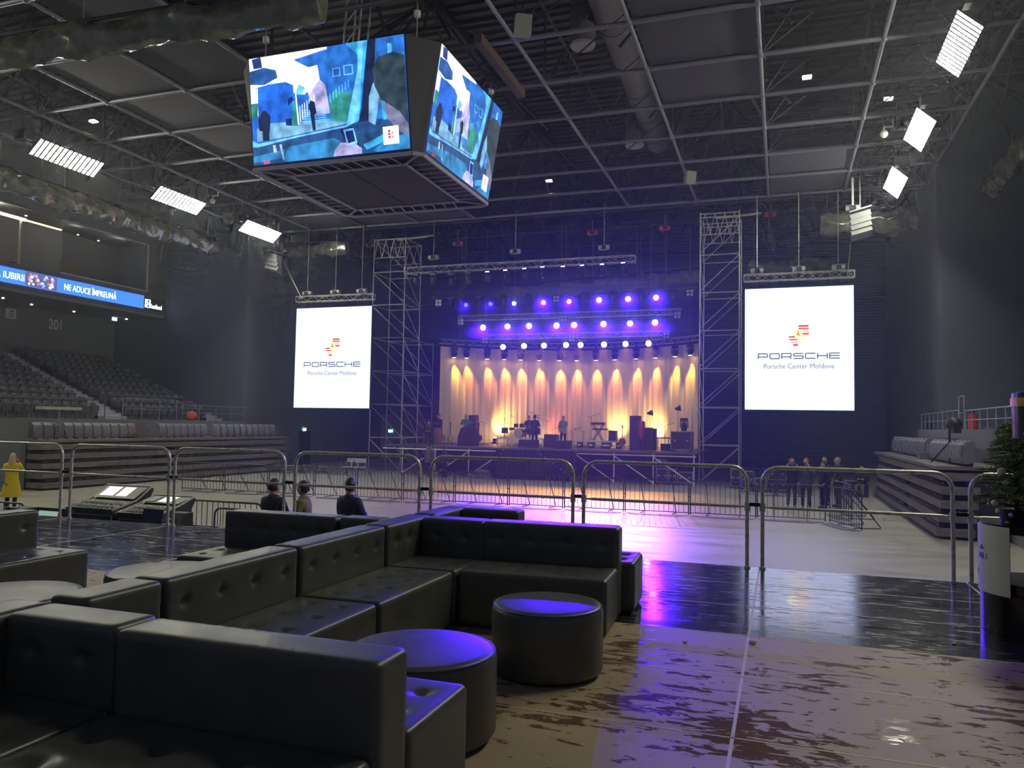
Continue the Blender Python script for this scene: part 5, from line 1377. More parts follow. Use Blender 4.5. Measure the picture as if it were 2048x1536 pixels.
# ---------------- glazed boxes above the left stand
BXF = -35.8; BZ0, BZ1 = 9.1, 13.6
boxm = mat('box_grey', (.17, .175, .18), .7)
d = MB()
d.b2((-39.7, 20, BZ0-.15), (BXF, YE, BZ0)); structure(d.build('ceiling_left_soffit', mat('soffit_grey', (.28, .28, .29), .8)))
d = MB(); d.b2((BXF-.12, 20, BZ0), (BXF, YE, 10.36)); d.b2((BXF-.12, 20, 13.22), (BXF, YE, HT)); d.b2((BXF-.12, 36.6, 10.36), (BXF, YE, 13.22)); structure(d.build('wall_left_box', boxm))
d = MB(); d.b2((-39.7, 20, BZ1), (BXF-.12, YE, BZ1+.1)); structure(d.build('ceiling_left_box', boxm))
gl = mat('dark_glass', (.02, .022, .022), .06, spec=.8)
bsdf(gl).inputs['Alpha'].default_value = .3
frw = mat('white_frame', (.70, .70, .66), .4)
t = thing('glass_front', 'large framed dark glass pane of the box above the left stand', 'glazing', (BXF, 33.6, 10.38))
MB().b2((BXF-.08, 30.7, 10.42), (BXF-.06, 36.5, 13.16)).build('pane', gl, t)
for a, b in (((BXF-.05, 30.6, 13.14), (BXF+.03, 36.56, 13.22)), ((BXF-.05, 30.6, 10.36), (BXF+.03, 36.56, 10.43)), ((BXF-.05, 36.48, 10.36), (BXF+.03, 36.56, 13.22))): MB().b2(a, b).build('frame', frw, t)
t = thing('light_strip', 'warm glowing light strip over the open box at the left edge', 'lamp', (BXF-.1, 27, 12.65))
MB().b2((BXF-.14, 20, 12.60), (BXF-.04, 28.55, 12.72)).build('bright_strip', emis('strip_warm', (1, .80, .60), 5), t); MB().b2((BXF-.14, 28.6, 12.62), (BXF-.04, 30.6, 12.69)).build('dim_strip', emis('strip_dim', (.9, .62, .35), 1.1), t)
for i, y in enumerate((28.35, 27.0)):
    o = MB().b2((BXF-.2, y-.04, 10.2), (BXF-.12, y+.04, 12.62)).build('box_post', mat('post_pale', (.55, .52, .42), .4)); tag(o, 'thin pale vertical post of the glazed box, '+('right one, near the light strip end' if i == 0 else 'left one beside the wooden cupboard'), 'post')
o = MB().b2((-39.6, 26.3, 10.0), (-39.4, 28.6, 12.6)).build('wardrobe', mat('wardrobe_wood', (.30, .19, .12), .5)); tag(o, 'tall warm wooden cupboard inside the open box at the left edge', 'cupboard')
o = MB().b2((-39.65, 33.9, 9.9), (-39.55, 34.9, 12.0)).build('door_2', mat('door_wood', (.26, .19, .10), .5)); o.name = 'door_3'; structure(o)
for i, y in enumerate((25.8, 26.6, 27.6, 28.9)):
    t = thing('armchair', 'dark chair inside the open box, %s from the left' % ORD[i], 'chair', (BXF-.8, y, 9.2), 'dark chairs in the open box')
    MB().b2((BXF-1.1, y-.25, 9.6), (BXF-.6, y+.25, 10.0)).build('seat', jk_dk, t); MB().b2((BXF-1.2, y-.25, 9.9), (BXF-1.08, y+.25, 10.65)).build('backrest', jk_dk, t)
    MB().b2((BXF-1.0, y-.2, 9.1), (BXF-.7, y+.2, 9.6)).build('base', blackm, t)
d = MB(); d.b2((-39.7, 20, 9.0), (BXF-.12, YE, 9.12)); structure(d.build('floor_left_box', concrete_rise))
# spot dots in the soffits
for i, (px, py) in enumerate(((6, 596), (63, 609), (148, 623), (253, 638), (52, 431), (85, 463), (128, 472), (156, 469), (197, 481), (285, 465))):
    if i < 4: p = at(px, py, Z=BZ0-.17)
    else: p = at(px, py, Z=13.6)
    if p.x > BXF: p.x = BXF-.5
    t = MB().cyl(p+Vector((0, 0, .03)), p+Vector((0, 0, -.03)), .06, 10).build('recessed_spot', emis('spot_small', (1, .95, .85), 3))
    tag(t, 'tiny recessed spot %s' % (('under the overhang, %s from the left' % ORD[i]) if i < 4 else ('in the ceiling of the glazed boxes, %s from the left' % ORD[i-4])), 'lamp', 'recessed spots above the left stand')
for y in (24.5, 28.2, 33, 36):
    l = bpy.data.lights.new('spot_light', 'POINT'); l.energy = 14; l.color = (1, .9, .75); l.shadow_soft_size = .1; o = bpy.data.objects.new('spot_light', l); COL.objects.link(o); o.location = (-37.4, y, 13.3)
# LED ribbon with writing
led_b = emis('ribbon_blue', (.035, .16, .80), .95); led_w = emis('ribbon_white', (.80, .90, 1), 1.3)
rb = thing('led_ribbon', 'blue LED ribbon display with white capitals below the glazed boxes', 'LED display', (BXF+.05, 28, 9.35))
MB().b2((BXF, 20, 9.34), (BXF+.05, 36.27, 10.09)).build('display', led_b, rb)
RT = (PI/2, 0, PI/2)
# at X = const facing +X the writing runs towards the far end
def ribbon(s, px0, px1, z, size, m, parent, name='writing', bold=0.004):
    y0_, y1_ = at(px0, 560, X=BXF).y, at(px1, 560, X=BXF).y
    o = text(name, s, size, m, parent, (BXF+.06, y0_, z), RT, extrude=.002, bold=bold)
    wd = o['w']
    o.scale = ((y1_-y0_)/max(.01, wd), 1, 1); return o
ribbon('A IUBIRII', -12, 47, 9.55, .46, led_w, rb); ribbon('NE ADUCE ÎMPREUNĂ', 127, 232, 9.53, .46, led_w, rb)
random.seed(5)
cols = [emis('dot_blue', (.15, .3, .9), 1), emis('dot_red', (.55, .12, .12), 1), emis('dot_pale', (.6, .65, 1), 1)]
b = MB(); ya, yb2 = at(49, 560, X=BXF).y, at(112, 580, X=BXF).y
b.b2((BXF+.05, ya, 9.36), (BXF+.056, yb2, 10.07)); b.build('dark_patch', emis('ribbon_patch', (.06, .07, .16), 1), rb)
for c_, m_ in enumerate(cols):
    b = MB()
    for k in range(11):
        y = ya+.2+(yb2-ya-.4)*random.random(); z = 9.45+.52*random.random(); b.cyl((BXF+.056, y, z), (BXF+.06, y, z), .06+.03*random.random(), 8)
    b.build('bulb_pattern', m_, rb)
lg = thing('logo_sign', 'dark end piece of the ribbon with a white boxed K and a shop word', 'sign', (BXF+.03, 37, 9.3))
MB().b2((BXF, 36.28, 9.30), (BXF+.04, 37.95, 9.98)).build('board', mat('sign_dark', (.05, .05, .055), .5), lg)
y0_ = at(289, 605, X=BXF).y; d = MB(); zk = 9.42
for a, b_ in (((y0_, zk), (y0_+.42, zk+.05)), ((y0_, zk+.45), (y0_+.42, zk+.5)), ((y0_, zk), (y0_+.05, zk+.5)), ((y0_+.37, zk), (y0_+.42, zk+.5))): d.b2((BXF+.04, a[0], a[1]), (BXF+.05, b_[0], b_[1]))
d.b2((BXF+.04, y0_+.09, zk+.09), (BXF+.05, y0_+.2, zk+.23)); d.b2((BXF+.04, y0_+.09, zk+.27), (BXF+.05, y0_+.2, zk+.41))
d.add([(BXF+.05, y0_+.22, zk+.25), (BXF+.05, y0_+.34, zk+.41), (BXF+.05, y0_+.34, zk+.30), (BXF+.05, y0_+.28, zk+.25), (BXF+.05, y0_+.34, zk+.2), (BXF+.05, y0_+.34, zk+.09)], [(0, 1, 2, 3), (0, 3, 4, 5)])
d.build('boxed_letter', led_w, lg)
ribbon('Kaufland', 300, 324, 9.44, .34, led_w, lg, bold=.012)
# wall signs
wx = -39.68
def wtext(s, px0, px1, z, size, m, name, label, cat, bold=0):
    y0_, y1_ = at(px0, 650, X=wx).y, at(px1, 650, X=wx).y
    o = text(name, s, size, m, None, (wx, y0_, z), RT, extrude=.01, bold=bold)
    o.scale = ((y1_-y0_)/o['w'], 1, 1); tag(o, label, cat); return o
wtext('201', 97, 122, 7.87, .82, mat('number_grey', (.85, .85, .80), .5), 'wall_number', 'pale number 201 on the grey wall above the left stand', 'sign')
p = at(10, 636, X=wx); q = at(31, 636, X=wx)
t = thing('notice_board', 'small white notice board with dark lines on the wall left of the number', 'sign', (wx, p.y, 8.1))
MB().b2((wx, p.y, 8.12), (wx+.03, q.y, 8.66)).build('plate', mat('notice_white', (.62, .62, .60), .6), t)
for k in range(3): MB().b2((wx+.03, p.y+.12+.06*k, 8.22+.14*k), (wx+.034, q.y-.14, 8.27+.14*k)).build('text_line', black, t)
def exit_sign(c, face, label):
    x, y, z = c; t = thing('exit_sign', label, 'exit sign', c, 'green exit signs')
    sz = (.06, .34, .2) if face == 'X' else (.34, .06, .2)
    if z > 8: MB().box((x, y, z+.13), (.03, .1, .16)).build('bracket', blackm, t)
    MB().box(c, sz).build('lamp_box', emis('exit_green', (.35, .9, .55), 1.1), t)
    m2 = emis('exit_white', (.95, 1, .95), 1.4); dx = .035 if face == 'X' else 0; 
    if x > 0: dx = -dx
    if face == 'X': MB().box((x+dx, y-.06, z), (.006, .1, .13)).build('figure', m2, t)
    else: MB().box((x-.06, y-.035, z), (.1, .006, .13)).build('figure', m2, t)
p = at(229, 641, X=-38.5); exit_sign((-38.5, p.y, 8.84), 'X', 'small green exit sign hanging under the overhang above the left stand')
p = at(609, 859, X=XL+.08); exit_sign((XL+.08, p.y, p.z), 'X', 'green exit sign over the dark door left of the white screen foot')
p = at(781, 862, Y=50); exit_sign((p.x, 50, p.z), 'Y', 'green exit sign seen through the left scaffold tower')
MB2 = MB().b2((p.x-.8, 50.05, 0), (p.x+2.6, 50.25, 3.4)); o = MB2.build('wall_back_block', wallm); structure(o)
# ================================================================ CROWD BARRIERS
def rounded_rect_path(w_, z0, z1, r, n=5):
    pts = [(-w_/2, z0)]
    for k in range(n+1): a = PI-PI/2*k/n; pts.append((-w_/2+r+r*math.cos(a), z1-r+r*math.sin(a)))
    for k in range(n+1): a = PI/2-PI/2*k/n; pts.append((w_/2-r+r*math.cos(a), z1-r+r*math.sin(a)))
    pts.append((w_/2, z0)); return pts
def barrier_proto(w_=1.98, h=1.12, nb=13, plate=True):
    t = thing('crowd_barrier', 'x', 'barrier', (0, 0, 0))
    b = MB(); b.tube([(x, 0, z) for x, z in rounded_rect_path(w_, .04, h, .14)], .019, 7); b.cyl((-w_/2, 0, .10), (w_/2, 0, .10), .015, 6); b.build('frame', barrier_m, t, smooth=True, local=True)
    b = MB()
    for k in range(1, nb): x = -w_/2+w_*k/nb; b.cyl((x, 0, .10), (x, 0, h), .008, 5)
    b.build('grille', barrier_m, t, local=True)
    if plate:
        for s in (-1, 1):
            b = MB(); x = s*w_*.25; b.tube([(x, 0, h-.1), (x, .80, .06), (x, .80, .03), (x, 0, .03)], .016, 6); b.build('brace', barrier_m, t, local=True)
        b = MB(); b.prism([(-w_/2+.03, 0), (w_/2-.03, 0), (w_/2-.35, -.42), (-w_/2+.35, -.42)], .004, .014, 'Z'); b.build('foot_plate', plate_m, t, local=True)
    else:
        for s in (-1, 1): MB().tube([(s*w_*.33, -.3, .02), (s*w_*.33, 0, .12), (s*w_*.33, .3, .02)], .014, 6).build('foot', barrier_m, t, local=True)
    b = MB(); b.box((w_/2+.03, 0, .62), (.08, .03, .03)); b.build('link', black, t, local=True)
    return t
bp0 = freeze(barrier_proto())
BXs = [-22.5, -20.5, -18.5, -16.5, -14.75, -12.9, -10.9, -8.9, -6.95, -4.9, -2.8, -.75, 1.28]
first = True
def put_barrier(x, y, rz, label, grp='dark barriers across the hall floor'):
    global first
    if first: first = False; bp0.location = (x, y, 0); bp0.rotation_euler = (0, 0, rz); bp0['label'] = label; bp0['group'] = grp; return bp0
    return dup(bp0, (x, y, 0), rz, label, grp)
for k in range(len(BXs)-1):
    xa, xb = BXs[k], BXs[k+1]; ya = 25.2+.05*k; 
    o = put_barrier((xa+xb)/2, 25.15+.06*k if k < 11 else 25.85, 0, 'dark crowd barrier in the long row across the floor, %s from the left' % ORD[k]); o.scale = ((xb-xa-.05)/1.98, 1, 1)
put_barrier(1.75, 24.9, R(-68), 'dark crowd barrier turned at an angle at the right end of the long row')
put_barrier(1.9, 27.6, R(-80), 'dark crowd barrier standing behind the angled one at the right end')
for k, (px, Y) in enumerate(((575, 36.8), (618, 36.8), (665, 36.8), (1530, 35.5), (1575, 35.5))):
    x = at(px, 900, Y=Y).x
    put_barrier(x, Y, 0, 'far crowd barrier '+('left of the left scaffold tower, %s' % ORD[k] if k < 3 else 'right of the right scaffold tower, %s' % ORD[k-3]), 'far barriers beside the stage')
fb = freeze(barrier_proto(2.2, 1.1, 16, False)); fl = ['at the far left beyond the sofas', 'left of the mixing desks', 'just behind the mixing desks', 'right of the mixing desks, against the sofas']
for k, (x, y) in enumerate(((-15.2, 11.5), (-13.0, 13.6), (-11.2, 13.6), (-9.35, 12.6))):
    if k == 0: fb.location = (x, y, 0); fb['label'] = 'thin barrier below the platform, '+fl[0]; fb['group'] = 'thin barriers around the mixing desks'
    else: dup(fb, (x, y, 0), 0, 'thin barrier below the platform, '+fl[k], 'thin barriers around the mixing desks')
tape = mat('yellow_tape', (.85, .48, .05), .5)
b = MB(); 
for a, c in (((-8.63, 37.6), (-8.88, 26.2)), ((-8.88, 26.2), (-9.0, 20.5))):
    d = Vector((c[0]-a[0], c[1]-a[1])).normalized(); n_ = Vector((-d.y, d.x))*.09
    b.add([(a[0]+n_.x, a[1]+n_.y, .012), (c[0]+n_.x, c[1]+n_.y, .012), (c[0]-n_.x, c[1]-n_.y, .012), (a[0]-n_.x, a[1]-n_.y, .012), (a[0], a[1], .03), (c[0], c[1], .03)], [(0, 1, 5, 4), (4, 5, 2, 3)])
o = b.build('cable_ramp', tape); tag(o, 'long yellow cable ramp running across the floor to the stage', 'cable ramp')
# chairs by the left tower
def chair(x, y, rz, label, first_=[None]):
    if first_[0] is None:
        t = thing('folding_chair', label, 'chair', (x, y, 0), 'chairs by the left tower', rz)
        m = mat('chair_white', (.5, .5, .52), .5)
        for s in (-1, 1):
            MB().tube([(s*.22, -.22, 0), (s*.22, .2, .9)], .014, 6).build('leg', m, t, local=True); MB().tube([(s*.22, .25, 0), (s*.22, -.2, .48)], .014, 6).build('leg', m, t, local=True)
        MB().box((0, -.02, .46), (.44, .40, .03)).build('seat', m, t, local=True); MB().box((0, .19, .80), (.44, .03, .22)).build('backrest', m, t, local=True)
        freeze(t); first_[0] = t
    else: dup(first_[0], (x, y, 0), rz, label)
for k, px in enumerate((696, 708, 722)):
    p = at(px, 940, Y=36.2); chair(p.x, 36.2, .2*k-.2, 'pale folding chair left of the left scaffold tower, '+('left one', 'middle one', 'right one')[k])
# ================================================================ PLATFORM RAILING
def rail_proto():
    w_, h = 1.84, 1.10; t = thing('platform_railing', 'x', 'railing', (0, 0, 0))
    b = MB(); pts = [(0, .0)]+[(p[0]+w_/2, p[1]) for p in rounded_rect_path(w_, .02, h, .17, 8)]+[(w_, .0)]
    b.tube([(x, 0, z) for x, z in pts], .0215, 12); b.build('frame', steel, t, smooth=60, local=True)
    b = MB(); b.tube([(0, 0, .665), (.07, 0, .665), (.12, 0, .665), (w_-.12, 0, .665), (w_-.07, 0, .665), (w_, 0, .665)], [.010, .012, .018, .018, .012, .010], 10); b.build('mid_rail', steel, t, smooth=60, local=True)
    for x in (0, w_):
        b = MB(); b.cyl((x, 0, .62), (x, 0, .71), .031, 12); b.build('sleeve', steel, t, smooth=True, local=True)
        b = MB(); b.cyl((x, 0, 0), (x, 0, .02), .034, 12); b.build('foot', steel, t, smooth=True, local=True)
    b = MB(); b.box((w_+.08, 0, .69), (.13, .035, .038)); b.cyl((w_+.08, -.03, .69), (w_+.08, .03, .69), .012, 8); b.build('clamp', blackm, t, local=True)
    return t
rp = freeze(rail_proto()); XS = [-12.15, -10.12, -8.18, -6.17, -4.17, -2.2, -.2, 1.8]
nm = ['leftmost, cut by the picture edge', 'above the woman in yellow', 'in front of the mixing desks', 'left of the man in khaki', 'above the man with the cap', 'before the middle of the stage', 'before the right half of the stage', 'behind the little fir tree']
nm = ['leftmost', 'second from the left', 'in front of the mixing desks', 'in front of the leftmost of the three men', 'around the khaki and the cap men', 'in front of the left half of the stage', 'in front of the right half of the stage', 'in front of the group of standing men']
XS = [-12.15, -10.12, -8.18, -6.17, -4.17, -2.2, -.2, 1.8]
nm = ['outside the left edge', 'with its right end above the woman in yellow', 'in front of the mixing desks', 'left of the three men', 'in front of the man with the cap', 'in front of the left half of the stage', 'in front of the right half of the stage', 'behind the small fir tree']
XS = [-12.15, -10.12, -8.18, -6.17, -4.17, -2.2, -.2, 1.8]
XS = [x for x in XS]
labels = {-10.12: 'silver tube railing section in front of the mixing desks', -12.15: 'silver tube railing section at the left edge, before the woman in yellow', -8.18: 'silver tube railing section before the folded stand, left of the men', -6.17: 'silver tube railing section in front of the khaki and the capped man',
          -4.17: 'silver tube railing section in front of the left half of the stage', -2.2: 'silver tube railing section in front of the right half of the stage', -.2: 'silver tube railing section in front of the group of standing men', 1.8: 'silver tube railing section behind the small fir tree'}
for k, x in enumerate(XS):
    if k == 0: rp.location = (x, 9.0, 1.3); rp['label'] = labels[x]; rp['group'] = 'silver railing sections on the platform edge'
    else: dup(rp, (x, 9.0, 1.3), 0, labels[x], 'silver railing sections on the platform edge')

# ================================================================ SOFAS
def tuft(cs, ax_, deep=.024, w_=.026, seam=None):
    def f(p, ax, sg):
        if ax != ax_ or sg != (1 if ax_ == 2 else -1): return 0
        s = 0
        for c in cs:
            d = math.hypot(p[0]-c[0], (p[1] if ax_ == 2 else p[2])-c[1])
            s += deep*math.exp(-(d/w_)**2)+.005*math.exp(-(d/.07)**2)
        if seam is not None: s += .004*math.exp(-((p[2]-seam)/.008)**2)
        return s
    return f
SD, SHH, BH, BT = .80, .42, .72, .23
def weld(o):
    import bmesh
    bm = bmesh.new(); bm.from_mesh(o.data); bmesh.ops.remove_doubles(bm, verts=bm.verts, dist=.0004); bmesh.ops.recalc_face_normals(bm, faces=bm.faces); bm.to_mesh(o.data); bm.free()
    o.data.polygons.foreach_set('use_smooth', [True]*len(o.data.polygons)); return o
def soft(name, lo, hi, parent, r=.03, disp=None, step=.021):
    b = MB(); rbox(b, lo, hi, r, step if disp else .12, disp); return weld(b.build(name, leather, parent, local=True))
def buttons(parent, pts, ax):
    b = MB()
    for x, u in pts:
        if ax == 2: b.sph((x, u, SHH-.036), (.012, .012, .006), 10, 6)
        else: b.sph((x, SD-BT+.035, u), (.012, .006, .012), 10, 6)
    o = b.build('buttons', leather, parent, smooth=True, local=True); return o
def sofa_L(Lw, nb=4):
    t = thing('sofa_module', 'x', 'sofa', (0, 0, 0))
    xs_ = [Lw*(i+.5)/nb for i in range(nb)] if nb else []
    sc = [(x, .17) for x in xs_]+[(x, .39) for x in xs_]
    s = soft('seat', (0.003, 0, 0.02), (Lw-.003, SD-BT, SHH), t, .032, tuft(sc, 2)); 
    if sc: buttons(s, sc, 2)
    bk_ = soft('backrest', (0.003, SD-BT, 0.02), (Lw-.003, SD, BH), t, .032, tuft([(x, .585) for x in xs_], 1, seam=.585)); 
    if xs_: buttons(bk_, [(x, .585) for x in xs_], 1)
    MB().b2((.03, .03, 0), (Lw-.03, SD-.03, .03)).build('plinth', black, t, local=True)
    return t
def sofa_corner():
    t = thing('sofa_corner_module', 'x', 'sofa', (0, 0, 0)); Lw = .80
    sc = [(BT+.15, .16), (BT+.40, .16), (BT+.15, .38), (BT+.40, .38)]
    s = soft('seat', (BT, 0, .02), (Lw, SD-BT, SHH), t, .032, tuft(sc, 2)); buttons(s, sc, 2)
    b1 = soft('backrest', (BT-.005, SD-BT, .02), (Lw, SD, BH), t, .032, tuft([(BT+.15, .585), (BT+.40, .585)], 1, seam=.585)); buttons(b1, [(BT+.15, .585), (BT+.40, .585)], 1)
    def dl(p, ax, sg):
        if ax != 0 or sg != 1: return 0
        return sum(.026*math.exp(-(math.hypot(p[1]-c, p[2]-.585)/.045)**2) for c in (.16, .38))+.004*math.exp(-((p[2]-.585)/.008)**2)
    soft('side_backrest', (0, 0, .02), (BT, SD, BH), t, .032, dl)
    MB().b2((.03, .03, 0), (Lw-.03, SD-.03, .03)).build('plinth', black, t, local=True)
    return t
def bench(Lw, nb):
    t = thing('bench_module', 'x', 'bench', (0, 0, 0)); xs_ = [Lw*(i+.5)/nb for i in range(nb)]; sc = [(x, .17) for x in xs_]+[(x, .41) for x in xs_]
    s = soft('seat', (0.003, 0, .02), (Lw-.003, .60, SHH), t, .034, tuft(sc, 2, .030, .05)); buttons(s, sc, 2)
    MB().b2((.03, .03, 0), (Lw-.03, .57, .03)).build('plinth', black, t, local=True)
    return t
LONG = freeze(sofa_L(1.13)); CORN = freeze(sofa_corner()); BEN = freeze(bench(1.13, 4)); PLAIN = freeze(sofa_L(.46, 0)); usedp = set()
def place(proto, x, y, rz, label, group, sx=1.):
    if proto.name in usedp: o = dup(proto, (x, y, 1.3), R(rz), label, group)
    else: usedp.add(proto.name); o = proto; o.location = (x, y, 1.3); o.rotation_euler = (0, 0, R(rz)); o['label'] = label; o['group'] = group
    if sx != 1: o.scale = (sx, 1, 1)
    return o
GA, GB, GC = 'black sofa modules in the middle row', 'black sofa modules nearest the camera', 'black sofa modules further left'
# middle U: left run facing right, corner, far run facing us
place(LONG, -2.31, 3.14, 90, 'long tufted sofa module in the middle run, nearest of its two long ones', GA)
place(LONG, -2.31, 4.29, 90, 'long tufted sofa module in the middle run, next to the corner', GA)
place(PLAIN, -2.31, 2.67, 90, 'short plain sofa end peeping over the front sofa back, in the middle run', GA)
place(CORN, -3.11, 5.45, 0, 'corner sofa module where the middle run meets the far run', GA)
place(LONG, -2.30, 5.46, 3, 'long dark sofa module facing us behind the far round pouf', GA, sx=1.0)
place(BEN, -1.15, 6.93, 183, 'low bench behind the far sofa, peeping out at its right end', GA)
place(CORN, -3.10, 6.30, 0, 'sofa corner behind the far run, its back top just showing', GA)
KC_back = None
# near group
place(LONG, -1.25, 3.13, 180, 'long sofa module seen from its back, its L shaped end beside the near round pouf', GB)
place(CORN, -3.20, 1.79, 0, 'corner sofa module at the bottom left, nearest the camera', GB)
place(BEN, -2.39, 1.73, 0, 'tufted seat at the bottom edge below the long black sofa back', GB)
place(LONG, -2.41, .64, 90, 'sofa side back at the bottom left edge, facing right', GB)
# left groups
place(LONG, -4.63, 5.13, 0, 'long sofa module facing us just left of the middle run, with one seat corner showing', GC)
place(LONG, -3.49, 5.16, 0, 'short sofa piece squeezed between the left sofa and the middle run', GC, sx=.33)
place(LONG, -5.43, 3.92, 90, 'sofa module at the left edge with one bright button, facing right', GC)
place(LONG, -6.95, 4.72, 90, 'small sofa back at the far left edge, farthest of the left ones', GC)
def pouf(c, r, label):
    t = thing('pouf', label, 'pouf', (c[0], c[1], 1.3), 'round black poufs'); h = .42
    b = MB(); pr = [(r-.02, .015), (r, .04), (r, h-.045), (r-.008, h-.018), (r-.025, h-.004), (r-.06, h), (r*.5, h+.006), (.01, h+.007)]
    b.lathe(pr, 56, (c[0], c[1], 1.3)); b.build('cushion', leather, t, smooth=60)
    b = MB(); b.tube([(c[0]+(r-.012)*math.cos(2*PI*k/56), c[1]+(r-.012)*math.sin(2*PI*k/56), 1.3+h-.012) for k in range(56)], .006, 6, closed=True); b.build('piping', leather, t, smooth=True)
    return t
pouf((-1.67, 3.54), .37, 'round black pouf with violet sheen, touching the near sofa')
pouf((-1.375, 4.72), .345, 'round black pouf standing free, right of the other one')
pouf((-4.25, 4.62), .40, 'round black pouf half hidden behind the middle sofa back')
pouf((-4.55, 3.62), .42, 'round black pouf at the left edge, its top level with the sofa backs')

# ================================================================ MIXING POSITION
frame_w = mat('desk_frame', (.48, .48, .42), .4); desk_p = mat('desk_panel', (.10, .10, .085), .4)
def desk(label, x0, x1, Y, z0, ztop, bright):
    t = thing('mixing_desk', label, 'mixing desk', ((x0+x1)/2, Y, z0), 'mixing desks')
    zk = z0+.18; h = ztop-zk
    MB().prism([(Y-.45, z0), (Y+.40, z0), (Y+.62, ztop-.05), (Y+.55, ztop), (Y+.15, zk+.06), (Y-.45, zk-.06)], x0, x1, 'X').build('body', mat('desk_body', (.035, .035, .04), .45), t)
    a = Vector((0, Y+.13, zk+.075)); b_ = Vector((0, Y+.53, ztop-.02)); nrm = Vector((0, -(b_.z-a.z), (b_.y-a.y))).normalized()*.012
    def quad(u0, u1, v0, v1, m, name, o=1):
        p = lambda u, v: Vector((x0+(x1-x0)*u, 0, 0))+a.lerp(b_, v)+nrm*o
        q = MB(); q.add([p(u0, v0), p(u1, v0), p(u1, v1), p(u0, v1)], [(0, 1, 2, 3)]); return q.build(name, m, t)
    quad(.04, .96, .04, .96, desk_p, 'meter_bridge')
    if bright:
        quad(.14, .44, .18, .88, emis('desk_screen', (.9, .88, .70), .75), 'touch_screen', 2); quad(.50, .74, .18, .88, emis('desk_screen', (.9, .88, .70), .75), 'touch_screen', 2)
    else: quad(.40, .72, .15, .9, emis('desk_screen_dim', (.55, .62, .55), .7), 'touch_screen', 2); quad(.06, .30, .15, .9, mat('desk_pad', (.45, .46, .40), .5), 'touch_pad', 2)
    q = MB()
    for r_ in range(2):
        for k in range(26):
            x = x0+.08+(x1-x0-.16)*k/25; y = Y-.35+.22*r_+.02*(k % 3); q.box((x, y, zk-.03+.20*(y-Y+.45)), (.022, .05, .02))
    q.build('fader_knobs', mat('fader_white', (.7, .7, .62), .4), t)
    q = MB(); q.tube([(x0, Y-.46, zk-.08), (x0, Y+.15, zk+.06), (x0, Y+.56, ztop), (x1, Y+.56, ztop), (x1, Y+.15, zk+.06), (x1, Y-.46, zk-.08)], .022, 6); q.build('rim', frame_w, t, smooth=True)
    return t
desk('large bright mixing desk with two lit screens, left of the other', -13.75, -12.55, 12.6, .88, 1.38, True)
desk('lower mixing desk with dim screens, right of the bright one', -12.40, -11.40, 12.55, .84, 1.22, False)
case('desk_case', 'dark case carrying the bright mixing desk', (-13.15, 12.6, 0), (1.1, .8, .88))
case('desk_case', 'dark case carrying the lower mixing desk', (-11.9, 12.55, 0), (.9, .8, .84))
case('equipment_case', 'dark case with metal edges at the right of the mixing desks', (-10.2, 11.3, 0), (1.25, 1.0, .86))
t = thing('monitor', 'small dark monitor standing on the right equipment case', 'monitor', (-10.55, 11.1, .86))
MB().box((-10.55, 11.1, 1.05), (.42, .04, .32), rx=-.2).build('screen', mat('screen_blue_dark', (.03, .04, .09), .15), t); MB().box((-10.55, 11.18, .88), (.25, .2, .04)).build('base', black, t)
t = thing('effects_unit', 'dark wedge shaped unit with buttons on the right equipment case', 'equipment', (-10.1, 11.2, .86))
MB().prism([(11.0, .87), (11.4, .87), (11.4, 1.16), (11.2, 1.16)], -10.25, -9.92, 'X').build('housing', black, t)
for k in range(4): MB().box((-10.16+.07*(k % 2), 11.06+.05*(k//2), .99+.07*(k//2)), (.04, .01, .03), rx=-.6).build('button', white_m, t)
t = thing('tablet_screen', 'tilted touch screen with green rows below the bright mixing desk', 'monitor', (-12.9, 11.0, .55))
MB().box((-12.75, 10.95, .88), (.85, .05, .5), rx=-.35).build('housing', black, t); MB().box((-12.85, 10.915, .88), (.46, .02, .40), rx=-.35).build('display', emis('screen_green', (.22, .34, .26), .55), t)
MB().b2((-12.9, 11.0, 0), (-12.6, 11.3, .75)).build('foot', blackm, t)
o = MB().box((-13.45, 10.95, .9), (.4, .3, .42)).build('dark_monitor', black); tag(o, 'small dark box left of the tilted touch screen', 'equipment')
o = MB().b2((-13.65, 10.8, 0), (-13.2, 11.2, .69)).build('dark_box_stand', case_m); tag(o, 'dark box carrying the small monitor at the left of the desks', 'box')
b = MB()
for k in range(6):
    x = -12.1+.07*k; b.tube([(x, 10.9, .62), (x+.04, 10.85, .78+.02*k), (x+.16, 10.85, .70), (x+.26, 10.88, .60)], .012, 5)
o = b.build('cable_loops', cable_m); tag(o, 'loose black cable loops hanging below the bright mixing desk', 'cable')
o = MB().b2((-12.2, 10.7, 0), (-11.6, 11.1, .62)).build('cable_box', case_m); tag(o, 'low dark box under the cable loops by the mixing desks', 'box')
for k, x in enumerate((-10.45, -10.1)):
    b = MB(); b.tube([(x+.1, 10.86, .93), (x+.08, 10.76, .86), (x, 10.77, .6), (x-.06, 10.76, .3), (x+.02, 10.7, .02)], .010, 6); o = b.build('white_cable', white_m, smooth=True); tag(o, 'thin white cable hanging down the front of the right case, %s one' % ('left', 'right')[k], 'cable')

